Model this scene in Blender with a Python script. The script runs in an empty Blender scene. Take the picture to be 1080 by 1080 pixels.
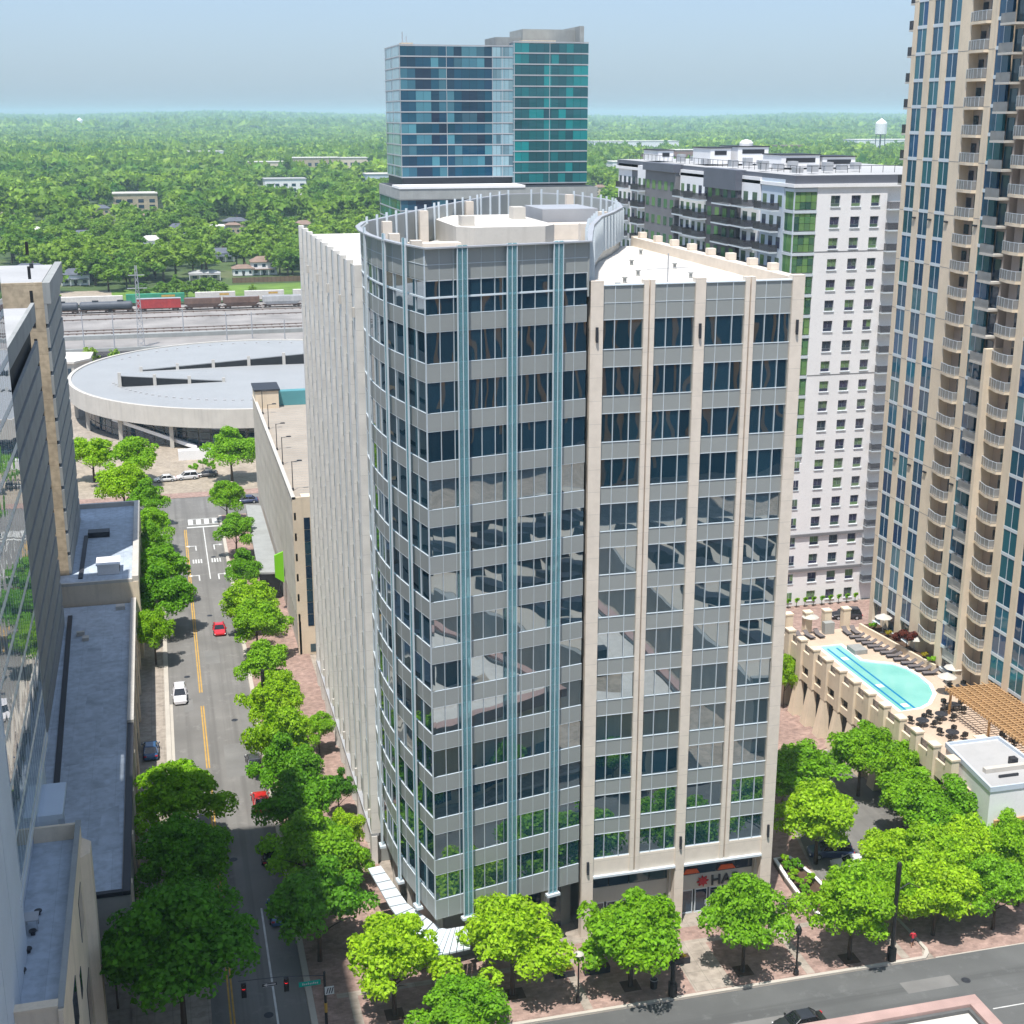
import bpy, math, random
import numpy as np
from mathutils import Vector
random.seed(7); rng = np.random.default_rng(11)
S = bpy.context.scene
COL = S.collection
R_ = math.radians
ORD = 'first second third fourth fifth sixth seventh eighth ninth tenth eleventh twelfth thirteenth fourteenth fifteenth sixteenth seventeenth eighteenth'.split()

# ------------------------------------------------------------------ materials
def newmat(name):
    m = bpy.data.materials.new(name); m.use_nodes = True
    nt = m.node_tree
    for n in list(nt.nodes): nt.nodes.remove(n)
    out = nt.nodes.new('ShaderNodeOutputMaterial')
    return m, nt, out
def nd(nt, t, **kw):
    n = nt.nodes.new(t)
    for k, v in kw.items():
        if k.startswith('i_'):
            key = k[2:]
            key = int(key) if key.isdigit() else key.replace('_', ' ')
            n.inputs[key].default_value = v
        else: setattr(n, k, v)
    return n
def ramp(nt, fac, cols):
    r = nd(nt, 'ShaderNodeValToRGB')
    e = r.color_ramp.elements
    while len(e) < len(cols): e.new(0.5)
    for x, (p, c) in zip(e, cols):
        x.position = p; x.color = (*c, 1) if len(c) == 3 else c
    nt.links.new(fac, r.inputs[0]); return r.outputs[0]
def noise(nt, scale, detail=3, coord='Object', rough=.55, stretch=None):
    tc = nd(nt, 'ShaderNodeTexCoord')
    src = tc.outputs[coord]
    if coord == 'Pos':
        pass
    if stretch:
        mp = nd(nt, 'ShaderNodeMapping'); mp.inputs['Scale'].default_value = stretch
        nt.links.new(src, mp.inputs[0]); src = mp.outputs[0]
    n = nd(nt, 'ShaderNodeTexNoise', i_Scale=scale, i_Detail=detail, i_Roughness=rough)
    nt.links.new(src, n.inputs['Vector']); return n.outputs['Fac']
def mixc(nt, a, b, fac, mode='MIX'):
    m = nd(nt, 'ShaderNodeMix', data_type='RGBA', blend_type=mode)
    for s, v in ((6, a), (7, b), (0, fac)):
        if hasattr(v, 'links'): nt.links.new(v, m.inputs[s])
        elif s == 0: m.inputs[0].default_value = v
        else: m.inputs[s].default_value = (*v, 1)
    return m.outputs[2]
def sc(c, k): return tuple(max(0, min(1, x * k)) for x in c)
def rough_mat(name, c, rough=.8, var=.18, scale=.35, fine=6., streak=False, spec=.3, bump=0., metal=0., mott=.3):
    """weathered plain surface: two scales of noise, optional vertical streaks"""
    m, nt, out = newmat(name)
    a = ramp(nt, noise(nt, scale, 5), [(.3, sc(c, 1 - var)), (.7, sc(c, 1 + var * .6))])
    f = noise(nt, fine, 3)
    col = mixc(nt, a, sc(c, .72), ramp(nt, f, [(.5, (0, 0, 0)), (.85, (mott, mott, mott))]))
    if streak:
        s = noise(nt, 1.6, 3, stretch=(1, 1, .06))
        col = mixc(nt, col, sc(c, .62), ramp(nt, s, [(.52, (0, 0, 0)), (.8, (mott * 1.4, mott * 1.4, mott * 1.4))]))
    b = nd(nt, 'ShaderNodeBsdfPrincipled', i_Roughness=rough, i_Metallic=metal)
    b.inputs['Specular IOR Level'].default_value = spec
    nt.links.new(col, b.inputs['Base Color'])
    if bump:
        bp = nd(nt, 'ShaderNodeBump', i_Strength=bump, i_Distance=.05); nt.links.new(f, bp.inputs['Height'])
        nt.links.new(bp.outputs[0], b.inputs['Normal'])
    nt.links.new(b.outputs[0], out.inputs[0]); return m
def glass_mat(name, cols, ior=1.9, rough=.03, wav=.03, wscale=.35, spec_tint=None, coordinate='Object'):
    """coated facade glass: each pane its own tint, of the dark room behind it or of a painted reflection, mirror coat, slightly wavy"""
    m, nt, out = newmat(name)
    g = nd(nt, 'ShaderNodeNewGeometry'); oi = nd(nt, 'ShaderNodeObjectInfo')
    ad = nd(nt, 'ShaderNodeMath', operation='ADD'); nt.links.new(g.outputs['Random Per Island'], ad.inputs[0]); nt.links.new(oi.outputs['Random'], ad.inputs[1])
    fr = nd(nt, 'ShaderNodeMath', operation='FRACT'); nt.links.new(ad.outputs[0], fr.inputs[0])
    n = len(cols)
    col = ramp(nt, fr.outputs[0], [(i / max(1, n - 1), c) for i, c in enumerate(cols)])
    b = nd(nt, 'ShaderNodeBsdfPrincipled', i_Roughness=rough, i_IOR=ior)
    nt.links.new(col, b.inputs['Base Color'])
    if spec_tint: b.inputs['Specular Tint'].default_value = (*spec_tint, 1)
    if wav:
        nz = noise(nt, wscale, 2)
        bp = nd(nt, 'ShaderNodeBump', i_Strength=1., i_Distance=wav); nt.links.new(nz, bp.inputs['Height'])
        # every pane is set at a hair's breadth of its own angle
        nt.links.new(bp.outputs[0], b.inputs['Normal'])
    nt.links.new(b.outputs[0], out.inputs[0]); return m
def leaf_mat(name, c, c2, transl=.35, world=False, big=.08, fine=.5):
    m, nt, out = newmat(name)
    oi = nd(nt, 'ShaderNodeObjectInfo'); g = nd(nt, 'ShaderNodeNewGeometry')
    if world:
        n1 = nd(nt, 'ShaderNodeTexNoise', i_Scale=big, i_Detail=2.); nt.links.new(g.outputs['Position'], n1.inputs['Vector'])
        n2 = nd(nt, 'ShaderNodeTexNoise', i_Scale=big * .12, i_Detail=2.); nt.links.new(g.outputs['Position'], n2.inputs['Vector'])
        ad = nd(nt, 'ShaderNodeMath', operation='ADD'); nt.links.new(n1.outputs['Fac'], ad.inputs[0]); nt.links.new(n2.outputs['Fac'], ad.inputs[1])
        hf = nd(nt, 'ShaderNodeMath', operation='MULTIPLY', i_1=.5); nt.links.new(ad.outputs[0], hf.inputs[0]); base = hf.outputs[0]
        col = ramp(nt, base, [(.36, c), (.5, tuple((x + y) / 2 for x, y in zip(c, c2))), (.63, c2)])
    else:
        nz = noise(nt, fine, 2)
        ad = nd(nt, 'ShaderNodeMath', operation='ADD'); nt.links.new(nz, ad.inputs[0]); nt.links.new(oi.outputs['Random'], ad.inputs[1])
        hf = nd(nt, 'ShaderNodeMath', operation='MULTIPLY', i_1=.5); nt.links.new(ad.outputs[0], hf.inputs[0])
        col = ramp(nt, hf.outputs[0], [(.2, c), (.8, c2)])
    hs = nd(nt, 'ShaderNodeHueSaturation'); nt.links.new(col, hs.inputs['Color'])
    mr = nd(nt, 'ShaderNodeMapRange', i_3=.7, i_4=1.3); nt.links.new(g.outputs['Random Per Island'], mr.inputs[0]); nt.links.new(mr.outputs[0], hs.inputs['Value'])
    d = nd(nt, 'ShaderNodeBsdfPrincipled', i_Roughness=.55); d.inputs['Specular IOR Level'].default_value = .25
    nt.links.new(hs.outputs[0], d.inputs['Base Color'])
    t = nd(nt, 'ShaderNodeBsdfTranslucent'); tc = mixc(nt, hs.outputs[0], (1., 1., .25), .6, 'MULTIPLY'); nt.links.new(hs.outputs[0], t.inputs[0])
    mx = nd(nt, 'ShaderNodeMixShader', i_0=transl); nt.links.new(d.outputs[0], mx.inputs[1]); nt.links.new(t.outputs[0], mx.inputs[2])
    nt.links.new(mx.outputs[0], out.inputs[0]); return m
def grid_mat(name, c, joint, sx, sy, mortar=.02, rough=.8, var=.2, axes='XY', brick=False, streak=True, mott=.74):
    """panels or pavers in a grid with joints"""
    m, nt, out = newmat(name)
    tc = nd(nt, 'ShaderNodeTexCoord'); sep = nd(nt, 'ShaderNodeSeparateXYZ'); cmb = nd(nt, 'ShaderNodeCombineXYZ')
    nt.links.new(tc.outputs['Object'], sep.inputs[0])
    for i, a in enumerate(axes): nt.links.new(sep.outputs[a], cmb.inputs[i])
    br = nd(nt, 'ShaderNodeTexBrick', offset=.5 if brick else 0., i_Scale=1.)
    br.inputs['Brick Width'].default_value = sx; br.inputs['Row Height'].default_value = sy; br.inputs['Mortar Size'].default_value = mortar
    br.inputs['Color1'].default_value = (*sc(c, 1 - var), 1); br.inputs['Color2'].default_value = (*sc(c, 1 + var), 1); br.inputs['Mortar'].default_value = (*joint, 1)
    nt.links.new(cmb.outputs[0], br.inputs['Vector'])
    n = noise(nt, .3, 5)
    col = mixc(nt, br.outputs['Color'], ramp(nt, n, [(.3, (mott,) * 3), (.7, (1., 1., 1.))]), 1., 'MULTIPLY')
    if streak:
        s = noise(nt, 1.3, 4)
        col = mixc(nt, col, ramp(nt, s, [(.35, (mott,) * 3), (.6, (1, 1, 1))]), 1., 'MULTIPLY')
    b = nd(nt, 'ShaderNodeBsdfPrincipled', i_Roughness=rough); b.inputs['Specular IOR Level'].default_value = .25
    nt.links.new(col, b.inputs['Base Color']); nt.links.new(b.outputs[0], out.inputs[0]); return m
def clear_mat(name, c, fac, rough=.05):
    """sheet of see-through tinted glass or wire mesh"""
    m, nt, out = newmat(name)
    t = nd(nt, 'ShaderNodeBsdfTransparent'); t.inputs[0].default_value = (*[.45 + .55 * v for v in c], 1)
    n = noise(nt, 1.2, 2)
    b = nd(nt, 'ShaderNodeBsdfPrincipled', i_Roughness=rough); nt.links.new(ramp(nt, n, [(.3, sc(c, .85)), (.7, c)]), b.inputs['Base Color'])
    mx = nd(nt, 'ShaderNodeMixShader', i_0=fac); nt.links.new(t.outputs[0], mx.inputs[1]); nt.links.new(b.outputs[0], mx.inputs[2])
    nt.links.new(mx.outputs[0], out.inputs[0]); return m

M = {}
M['stone'] = grid_mat('pale_precast', (.76, .67, .57), (.58, .52, .45), 40, 1.98, .02, .75, .02, 'XZ', mott=.93)
M['stone_side'] = grid_mat('pale_precast_side', (.8, .77, .72), (.62, .6, .56), 40, 1.98, .02, .75, .02, 'YZ', mott=.93)
M['spandrel'] = rough_mat('grey_metal_panel', (.295, .31, .3), .38, .05, .2, 2., spec=.5, mott=.08)
M['white_metal'] = rough_mat('white_painted_metal', (.6, .66, .7), .35, .05, mott=.1)
M['dark'] = rough_mat('dark_void', (.02, .021, .024), .7, .2)
M['roof_white'] = grid_mat('white_membrane', (.68, .645, .59), (.6, .56, .5), 3., 12., .03, .85, .02, mott=.9)
M['garage_deck'] = rough_mat('garage_deck_concrete', (.37, .32, .265), .9, .14, .2, 2.)
M['roof_grey'] = rough_mat('grey_membrane', (.42, .42, .42), .85, .15, .1, 1.)
M['roof_old'] = grid_mat('weathered_grey_membrane', (.5, .57, .65), (.43, .49, .56), 2.4, 9., .03, .85, .05, mott=.8)
M['concrete'] = rough_mat('concrete', (.42, .4, .37), .85, .15, .3, 4., streak=True)
M['concrete_pale'] = rough_mat('pale_concrete', (.55, .52, .47), .85, .1, .3, 4., streak=True)
M['concrete_grey'] = rough_mat('grey_board_concrete', (.33, .34, .33), .85, .14, .3, 4., streak=True)
M['beige_wall'] = grid_mat('beige_precast', (.58, .47, .33), (.4, .32, .22), 30, 3.1, .03, .8, .03, 'XZ')
M['cream'] = rough_mat('cream_render', (.75, .63, .48), .8, .1, .3, 3., streak=True)
M['cream_side'] = M['cream']
M['white_wall'] = rough_mat('white_render', (.84, .83, .83), .7, .04, .3, 3.)
M['blue_white'] = rough_mat('bluish_white_panel', (.55, .62, .7), .6, .06)
M['dark_grey_wall'] = rough_mat('dark_grey_render', (.11, .11, .125), .7, .1)
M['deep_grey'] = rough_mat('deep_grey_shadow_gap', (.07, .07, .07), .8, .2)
M['orange_stone'] = rough_mat('orange_stone', (.42, .2, .07), .8, .1)
M['blue_dark'] = rough_mat('blue_dark_cladding', (.018, .035, .07), .5, .1)
M['slate'] = rough_mat('slate_blue_metal', (.13, .14, .17), .5, .08)
M['navy'] = rough_mat('navy_glass_strip', (.008, .018, .035), .3, .1)
M['tan_deck'] = rough_mat('tan_deck_concrete', (.5, .45, .38), .9, .12, .1, 1.)
M['mid_grey_wall'] = rough_mat('mid_grey_render', (.2, .2, .21), .7, .1)
M['charcoal'] = rough_mat('charcoal_metal', (.035, .037, .045), .5, .1)
M['asphalt'] = rough_mat('asphalt', (.18, .172, .162), .9, .22, .12, 1.2, bump=.1)
M['asphalt_dark'] = rough_mat('dark_asphalt', (.1, .102, .1), .9, .22, .1, 1.2, bump=.1)
M['pave'] = grid_mat('concrete_paving', (.44, .38, .32), (.33, .3, .25), 1.5, 1.5, .03, .9, .06)
M['brick_pave'] = grid_mat('pink_brick_paving', (.42, .285, .24), (.33, .25, .21), .5, .25, .012, .9, .16, brick=True)
def asphalt_mat(name, c, st):
    m, nt, out = newmat(name)
    a = ramp(nt, noise(nt, .12, 6), [(.3, sc(c, .78)), (.7, sc(c, 1.15))])
    s1 = noise(nt, .9, 4, stretch=st)
    col = mixc(nt, a, sc(c, .68), ramp(nt, s1, [(.48, (0, 0, 0)), (.62, (.7, .7, .7))]))
    s2 = noise(nt, .5, 5, rough=.7)
    col = mixc(nt, col, sc(c, 1.45), ramp(nt, s2, [(.56, (0, 0, 0)), (.72, (.6, .6, .6))]))
    b = nd(nt, 'ShaderNodeBsdfPrincipled', i_Roughness=.9); nt.links.new(col, b.inputs['Base Color']); nt.links.new(b.outputs[0], out.inputs[0]); return m
M['asphalt'] = asphalt_mat('worn_asphalt', (.19, .182, .17), (.8, .012, 1)); M['asphalt_dark'] = asphalt_mat('worn_dark_asphalt', (.115, .117, .114), (.012, .8, 1))
M['kerb'] = rough_mat('kerb_stone', (.5, .46, .4), .85, .1)
M['beige_plaza'] = grid_mat('beige_plaza_paving', (.44, .37, .29), (.4, .34, .28), 3, 3, .03, .9, .06)
M['yellow'] = rough_mat('yellow_road_paint', (.55, .33, .07), .8, .2, 1., 3.)
M['white_paint'] = rough_mat('white_road_paint', (.62, .62, .6), .8, .2, 1., 3.)
M['black_metal'] = rough_mat('black_metal', (.015, .015, .016), .45, .1, spec=.5)
M['grey_metal'] = rough_mat('galvanised_metal', (.4, .41, .43), .4, .1, spec=.5)
M['bark'] = rough_mat('bark', (.1, .075, .055), .9, .3, 2., 8.)
M['soil'] = rough_mat('mulch', (.09, .055, .035), .95, .3, 1., 6.)
M['deck'] = rough_mat('peach_pool_deck', (.55, .43, .33), .85, .1, .4, 3.)
M['lime'] = rough_mat('lime_green_sign_metal', (.22, .6, .02), .4, .05)
M['red'] = rough_mat('red_sign_plastic', (.5, .02, .03), .4, .05)
M['orange'] = rough_mat('orange_fabric', (.75, .12, .03), .7, .1)
M['timber'] = rough_mat('pergola_timber', (.5, .31, .15), .75, .2, 1.5, 5.)
M['gravel'] = rough_mat('rail_ballast', (.3, .28, .265), .95, .3, .08, .5)
M['rust'] = rough_mat('rusty_rail', (.12, .07, .05), .7, .3, 1., 4.)
M['grass'] = rough_mat('lawn', (.13, .22, .035), .95, .3, .1, 1.5)
M['scrub'] = rough_mat('scrub', (.06, .1, .025), .95, .4, .03, .3)
M['tyre'] = rough_mat('tyre_rubber', (.015, .015, .015), .9, .1)
M['carglass'] = glass_mat('car_glass', [(.01, .012, .015), (.02, .022, .026)], 1.6, .03, 0)
M['gl_main'] = glass_mat('office_glass', [(.004, .026, .042), (.008, .04, .064), (.014, .055, .085), (.004, .028, .05)], 3.9, .012, .045, .13, spec_tint=(.88, .96, 1.))
M['gl_teal'] = glass_mat('teal_glass', [(.003, .05, .07), (.006, .1, .12), (.003, .07, .09), (.0, .24, .25), (.004, .06, .085)], 1.7, .02, .05, .3)
M['gl_blue'] = glass_mat('blue_grey_glass', [(.004, .045, .08), (.012, .085, .14), (.006, .04, .09), (.09, .27, .33), (.01, .02, .05), (.008, .06, .1)], 1.5, .02, .15, .06)  # lighter and darker panes stand in for a broken mirror reflection
M['gl_tower'] = glass_mat('condo_glass', [(.003, .05, .13), (.004, .075, .13), (.003, .035, .12), (.008, .1, .13), (.03, .16, .21), (.003, .06, .19), (.005, .07, .1)], 1.65, .02, .05, .3)
M['gl_door'] = glass_mat('door_glass', [(.004, .02, .05), (.01, .035, .07), (.02, .06, .08)], 1.7, .03, .02, .4)
M['gl_white_apt'] = glass_mat('apartment_glass', [(.03, .035, .07), (.05, .05, .1), (.04, .05, .09), (.03, .05, .07), (.16, .26, .12), (.06, .07, .1), (.14, .25, .1)], 1.6, .04, .02, .4)
M['gl_green'] = glass_mat('green_blind_glass', [(.16, .3, .1), (.1, .24, .1), (.02, .07, .07), (.18, .33, .1), (.03, .1, .09)], 1.6, .04, .02, .4)
M['gl_mirror'] = glass_mat('pale_mirror_glass', [(.08, .15, .2), (.13, .21, .26), (.18, .27, .32)], 2.2, .015, .04, .15)
M['gl_sky'] = glass_mat('sky_toned_glass', [(.16, .3, .36), (.24, .38, .44), (.3, .45, .5), (.05, .12, .16)], 1.7, .02, .04, .15)  # pale base colour stands in for sky mirrored in the panes
M['fin'] = clear_mat('pale_blue_fin_glass', (.36, .66, .72), .26)
M['rail_glass'] = clear_mat('grey_railing_mesh', (.5, .5, .49), .4, .3)
M['rail_dark'] = clear_mat('dark_railing_mesh', (.16, .16, .18), .3, .3)
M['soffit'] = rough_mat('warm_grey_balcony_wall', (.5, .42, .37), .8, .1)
M['leaf_lime'] = leaf_mat('lime_leaf', (.2, .44, .012), (.42, .64, .02), .42)
M['leaf_mid'] = leaf_mat('mid_leaf', (.13, .36, .013), (.29, .55, .02), .42)
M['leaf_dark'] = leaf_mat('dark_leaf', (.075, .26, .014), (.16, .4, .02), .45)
M['leaf_red'] = leaf_mat('maroon_leaf', (.12, .025, .015), (.2, .05, .025), .3)
M['leaf_wood'] = leaf_mat('woodland_leaf', (.06, .2, .022), (.38, .54, .055), .42, True, .03)
M['leaf_flower'] = leaf_mat('yellow_flower', (.4, .3, .02), (.25, .28, .02), .3)
def water_mat():
    m, nt, out = newmat('pool_water')
    b = nd(nt, 'ShaderNodeBsdfPrincipled', i_Roughness=.06, i_IOR=1.33)
    nt.links.new(ramp(nt, noise(nt, .15, 2), [(.3, (.16, .45, .4)), (.7, (.27, .58, .52))]), b.inputs['Base Color'])
    bp = nd(nt, 'ShaderNodeBump', i_Strength=.25, i_Distance=.05); nt.links.new(noise(nt, 3., 2), bp.inputs['Height']); nt.links.new(bp.outputs[0], b.inputs['Normal'])
    nt.links.new(b.outputs[0], out.inputs[0]); return m
M['water'] = water_mat()
M['pool_line'] = rough_mat('pool_lane_tile', (.0, .2, .42), .3, .1)
def paint(name, c):
    if 'p_' + name in M: return M['p_' + name]
    m, nt, out = newmat('paint_' + name)
    b = nd(nt, 'ShaderNodeBsdfPrincipled', i_Roughness=.3); b.inputs['Coat Weight'].default_value = .7
    nt.links.new(ramp(nt, noise(nt, 3., 3), [(.3, sc(c, .9)), (.7, c)]), b.inputs['Base Color']); nt.links.new(b.outputs[0], out.inputs[0])
    M['p_' + name] = m; return m

# ------------------------------------------------------------------ mesh helpers
class MB:
    def __init__(s): s.v = []; s.f = []; s.m = []
    def poly(s, pts, m=0):
        b = len(s.v); s.v += [tuple(p) for p in pts]; s.f.append(tuple(range(b, b + len(pts)))); s.m.append(m); return s
    def hexa(s, p, m=0):      # 8 points: bottom ring then top ring
        b = len(s.v); s.v += [tuple(q) for q in p]
        for q in ((3, 2, 1, 0), (4, 5, 6, 7), (0, 1, 5, 4), (1, 2, 6, 5), (2, 3, 7, 6), (3, 0, 4, 7)):
            s.f.append(tuple(b + i for i in q)); s.m.append(m)
        return s
    def box(s, x0, y0, z0, x1, y1, z1, m=0):
        return s.hexa([(x0, y0, z0), (x1, y0, z0), (x1, y1, z0), (x0, y1, z0), (x0, y0, z1), (x1, y0, z1), (x1, y1, z1), (x0, y1, z1)], m)
    def fb(s, fr, s0, s1, d0, d1, z0, z1, m=0):    # box in a facade frame: along, outward, up
        (px, py), (ux, uy), (nx, ny) = fr
        P = lambda a, d, z: (px + ux * a + nx * d, py + uy * a + ny * d, z)
        return s.hexa([P(s0, d1, z0), P(s1, d1, z0), P(s1, d0, z0), P(s0, d0, z0), P(s0, d1, z1), P(s1, d1, z1), P(s1, d0, z1), P(s0, d0, z1)], m)
    def prism(s, pts, z0, z1, m=0, mt=None, cap=True):
        n = len(pts); b = len(s.v)
        z0 = z0 if hasattr(z0, '__len__') else [z0] * n; z1 = z1 if hasattr(z1, '__len__') else [z1] * n
        s.v += [(p[0], p[1], z0[i]) for i, p in enumerate(pts)] + [(p[0], p[1], z1[i]) for i, p in enumerate(pts)]
        for i in range(n):
            j = (i + 1) % n; s.f.append((b + i, b + j, b + n + j, b + n + i)); s.m.append(m)
        if cap:
            s.f.append(tuple(b + n + i for i in range(n))); s.m.append(m if mt is None else mt)
            s.f.append(tuple(b + n - 1 - i for i in range(n))); s.m.append(m)
        return s
    def tube(s, pts, r, n=8, m=0):
        pts = [Vector(p) for p in pts]; r = r if hasattr(r, '__len__') else [r] * len(pts)
        b = len(s.v)
        for i, p in enumerate(pts):
            t = (pts[min(i + 1, len(pts) - 1)] - pts[max(i - 1, 0)]).normalized()
            a = t.orthogonal().normalized() if abs(t.z) < .9 else Vector((1, 0, 0))
            a = (a - t * a.dot(t)).normalized(); c = t.cross(a)
            for k in range(n):
                q = p + (a * math.cos(2 * math.pi * k / n) + c * math.sin(2 * math.pi * k / n)) * r[i]; s.v.append(tuple(q))
        for i in range(len(pts) - 1):
            for k in range(n):
                k2 = (k + 1) % n; s.f.append((b + i * n + k, b + i * n + k2, b + (i + 1) * n + k2, b + (i + 1) * n + k)); s.m.append(m)
        s.f.append(tuple(b + n - 1 - k for k in range(n))); s.m.append(m)
        e = b + (len(pts) - 1) * n; s.f.append(tuple(e + k for k in range(n))); s.m.append(m)
        return s
    def lathe(s, prof, n=16, m=0, c=(0, 0)):
        b = len(s.v)
        for r, z in prof:
            for k in range(n): s.v.append((c[0] + r * math.cos(2 * math.pi * k / n), c[1] + r * math.sin(2 * math.pi * k / n), z))
        for i in range(len(prof) - 1):
            for k in range(n):
                k2 = (k + 1) % n; s.f.append((b + i * n + k, b + i * n + k2, b + (i + 1) * n + k2, b + (i + 1) * n + k)); s.m.append(m)
        s.f.append(tuple(b + n - 1 - k for k in range(n))); s.m.append(m)
        e = b + (len(prof) - 1) * n; s.f.append(tuple(e + k for k in range(n))); s.m.append(m)
        return s
    def wall(s, path, z0, z1, th, m=0, closed=False):   # a standing strip of some thickness along a plan path
        P = [Vector((p[0], p[1])) for p in path]; n = len(P); off = []
        for i in range(n):
            a = P[i - 1] if (i or closed) else P[i]; c = P[(i + 1) % n] if (i < n - 1 or closed) else P[i]
            t = (c - a).normalized(); off.append(P[i] + Vector((t.y, -t.x)) * th)
        for i in range(n if closed else n - 1):
            j = (i + 1) % n
            za, zb = (z0, z1)
            s.hexa([(*P[i], za), (*P[j], za), (*off[j], za), (*off[i], za), (*P[i], zb), (*P[j], zb), (*off[j], zb), (*off[i], zb)], m)
        return s
    def build(s, name, mats, parent=None, loc=None, smooth=False, **tags):
        me = bpy.data.meshes.new(name)
        o = bpy.data.objects.new(name, me); COL.objects.link(o)
        pl = Vector(parent['_o']) if parent is not None else Vector((0, 0, 0))
        org = Vector(loc) if loc is not None else pl
        me.from_pydata([tuple(Vector(v) - org) for v in s.v], [], s.f)
        for m in (mats if isinstance(mats, (list, tuple)) else [mats]): me.materials.append(M[m] if isinstance(m, str) else m)
        me.polygons.foreach_set('material_index', s.m)
        if smooth: me.polygons.foreach_set('use_smooth', [True] * len(s.f))
        o.location = org - pl; o['_o'] = tuple(org)
        if parent is not None: o.parent = parent
        me.update()
        tag(o, **tags); return o
def tag(o, label=None, cat=None, group=None, kind=None):
    if label: o['label'] = label
    if cat: o['category'] = cat
    if group: o['group'] = group
    if kind: o['kind'] = kind
    return o
def thing(name, label, cat, loc=(0, 0, 0), group=None):
    o = bpy.data.objects.new(name, None); COL.objects.link(o); o.location = loc; o['_o'] = tuple(loc); o.empty_display_size = .5
    return tag(o, label, cat, group)
def copy_tree(root, loc, rz=0., scale=1., label=None, group=None):
    def rec(o, par):
        c = o.copy(); COL.objects.link(c)
        if par: c.parent = par
        for ch in o.children: rec(ch, c)
        return c
    r = rec(root, None); r.location = loc; r.rotation_euler.z = rz
    r.scale = (scale,) * 3 if not hasattr(scale, '__len__') else scale
    if label: r['label'] = label
    if group: r['group'] = group
    return r
def frame(P, Q):
    u = (Vector(Q) - Vector(P)); L = u.length; u /= L
    return ((P[0], P[1]), (u.x, u.y), (u.y, -u.x)), L
def sheet(name, pts, z, mat, kind='structure', **k):
    return MB().poly([(x, y, z) for x, y in pts]).build(name, mat, kind=kind, **k)
def rect(x0, y0, x1, y1): return [(x0, y0), (x1, y0), (x1, y1), (x0, y1)]

# ------------------------------------------------------------------ camera, light, sky, air
H = 74.5
cam = bpy.data.cameras.new('camera'); co = bpy.data.objects.new('camera', cam); COL.objects.link(co); S.camera = co
cam.sensor_width = 36; cam.lens = 36 * 1451 / 1080; cam.clip_start = .5; cam.clip_end = 60000
co.location = (0, 0, H); co.rotation_euler = (R_(90 - 16.07), 0, -R_(14.375))
SUN_EL = 69.1; SHX, SHY = .21, .32                 # shadow run per metre of height
az = math.atan2(-SHX, -SHY)                          # bearing of the sun seen from above, from +Y towards +X
sl = bpy.data.lights.new('sun', 'SUN'); sl.energy = 3.4; sl.angle = R_(.53); sl.color = (1, .96, .9)
so = bpy.data.objects.new('sun', sl); COL.objects.link(so)
so.rotation_euler = Vector((SHX, SHY, -1)).to_track_quat('-Z', 'Y').to_euler()
w = bpy.data.worlds.new('World'); S.world = w; w.use_nodes = True
nt = w.node_tree; bg = nt.nodes['Background']; sky = nt.nodes.new('ShaderNodeTexSky'); sky.sky_type = 'NISHITA'; sky.sun_disc = False
sky.sun_elevation = R_(SUN_EL); sky.sun_rotation = az; sky.air_density = 1.; sky.dust_density = 1.7; sky.ozone_density = 2.5
tint = nd(nt, 'ShaderNodeMix', data_type='RGBA', blend_type='MULTIPLY'); tint.inputs[0].default_value = 1.; tint.inputs[7].default_value = (.62, .73, .93, 1)
nt.links.new(sky.outputs[0], tint.inputs[6]); hz = nd(nt, 'ShaderNodeMix', data_type='RGBA'); hz.inputs[0].default_value = .6; hz.inputs[7].default_value = (1.88, 2.3, 2.68, 1)   # thin even veil of high haze
nt.links.new(tint.outputs[2], hz.inputs[6]); nt.links.new(hz.outputs[2], bg.inputs[0]); bg.inputs[1].default_value = .15
S.view_settings.view_transform = 'Standard'; S.view_settings.look = 'None'; S.view_settings.gamma = 1; S.view_settings.exposure = .8
S.view_settings.use_curve_mapping = False
S.cycles.use_denoising = True; S.cycles.max_bounces = 6; S.cycles.transparent_max_bounces = 12; S.cycles.volume_bounces = 1
S.cycles.caustics_reflective = False; S.cycles.caustics_refractive = False
def make_haze():
    b = MB().box(-9000, -700, -1.5, 12500, 14500, 128)
    m, nt, out = newmat('haze_air')
    v = nd(nt, 'ShaderNodeVolumePrincipled', i_Density=.0001, i_Anisotropy=-.25); v.inputs['Color'].default_value = (.62, .86, 1., 1)
    nt.links.new(v.outputs[0], out.inputs['Volume'])
    b.build('haze', m, kind='stuff')

# ------------------------------------------------------------------ the ground
def terrain():
    m, nt, out = newmat('land')
    g = nd(nt, 'ShaderNodeNewGeometry')
    n1 = nd(nt, 'ShaderNodeTexNoise', i_Scale=.02, i_Detail=6.); nt.links.new(g.outputs['Position'], n1.inputs['Vector'])
    n2 = nd(nt, 'ShaderNodeTexNoise', i_Scale=.004, i_Detail=5.); nt.links.new(g.outputs['Position'], n2.inputs['Vector'])
    c = ramp(nt, n1.outputs['Fac'], [(.35, (.025, .045, .012)), (.55, (.06, .1, .02)), (.75, (.16, .15, .08))])
    c = mixc(nt, c, (.1, .14, .03), ramp(nt, n2.outputs['Fac'], [(.5, (0, 0, 0)), (.7, (.8, .8, .8))]))
    b = nd(nt, 'ShaderNodeBsdfPrincipled', i_Roughness=.95); nt.links.new(c, b.inputs['Base Color']); nt.links.new(b.outputs[0], out.inputs[0])
    MB().poly([(-30000, -20000, -.3), (40000, -20000, -.3), (40000, 60000, -.3), (-30000, 60000, -.3)]).build('ground', m, kind='structure')
terrain()
sheet('city_ground', rect(-260, -260, 330, 440), -.04, 'pave')
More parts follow.
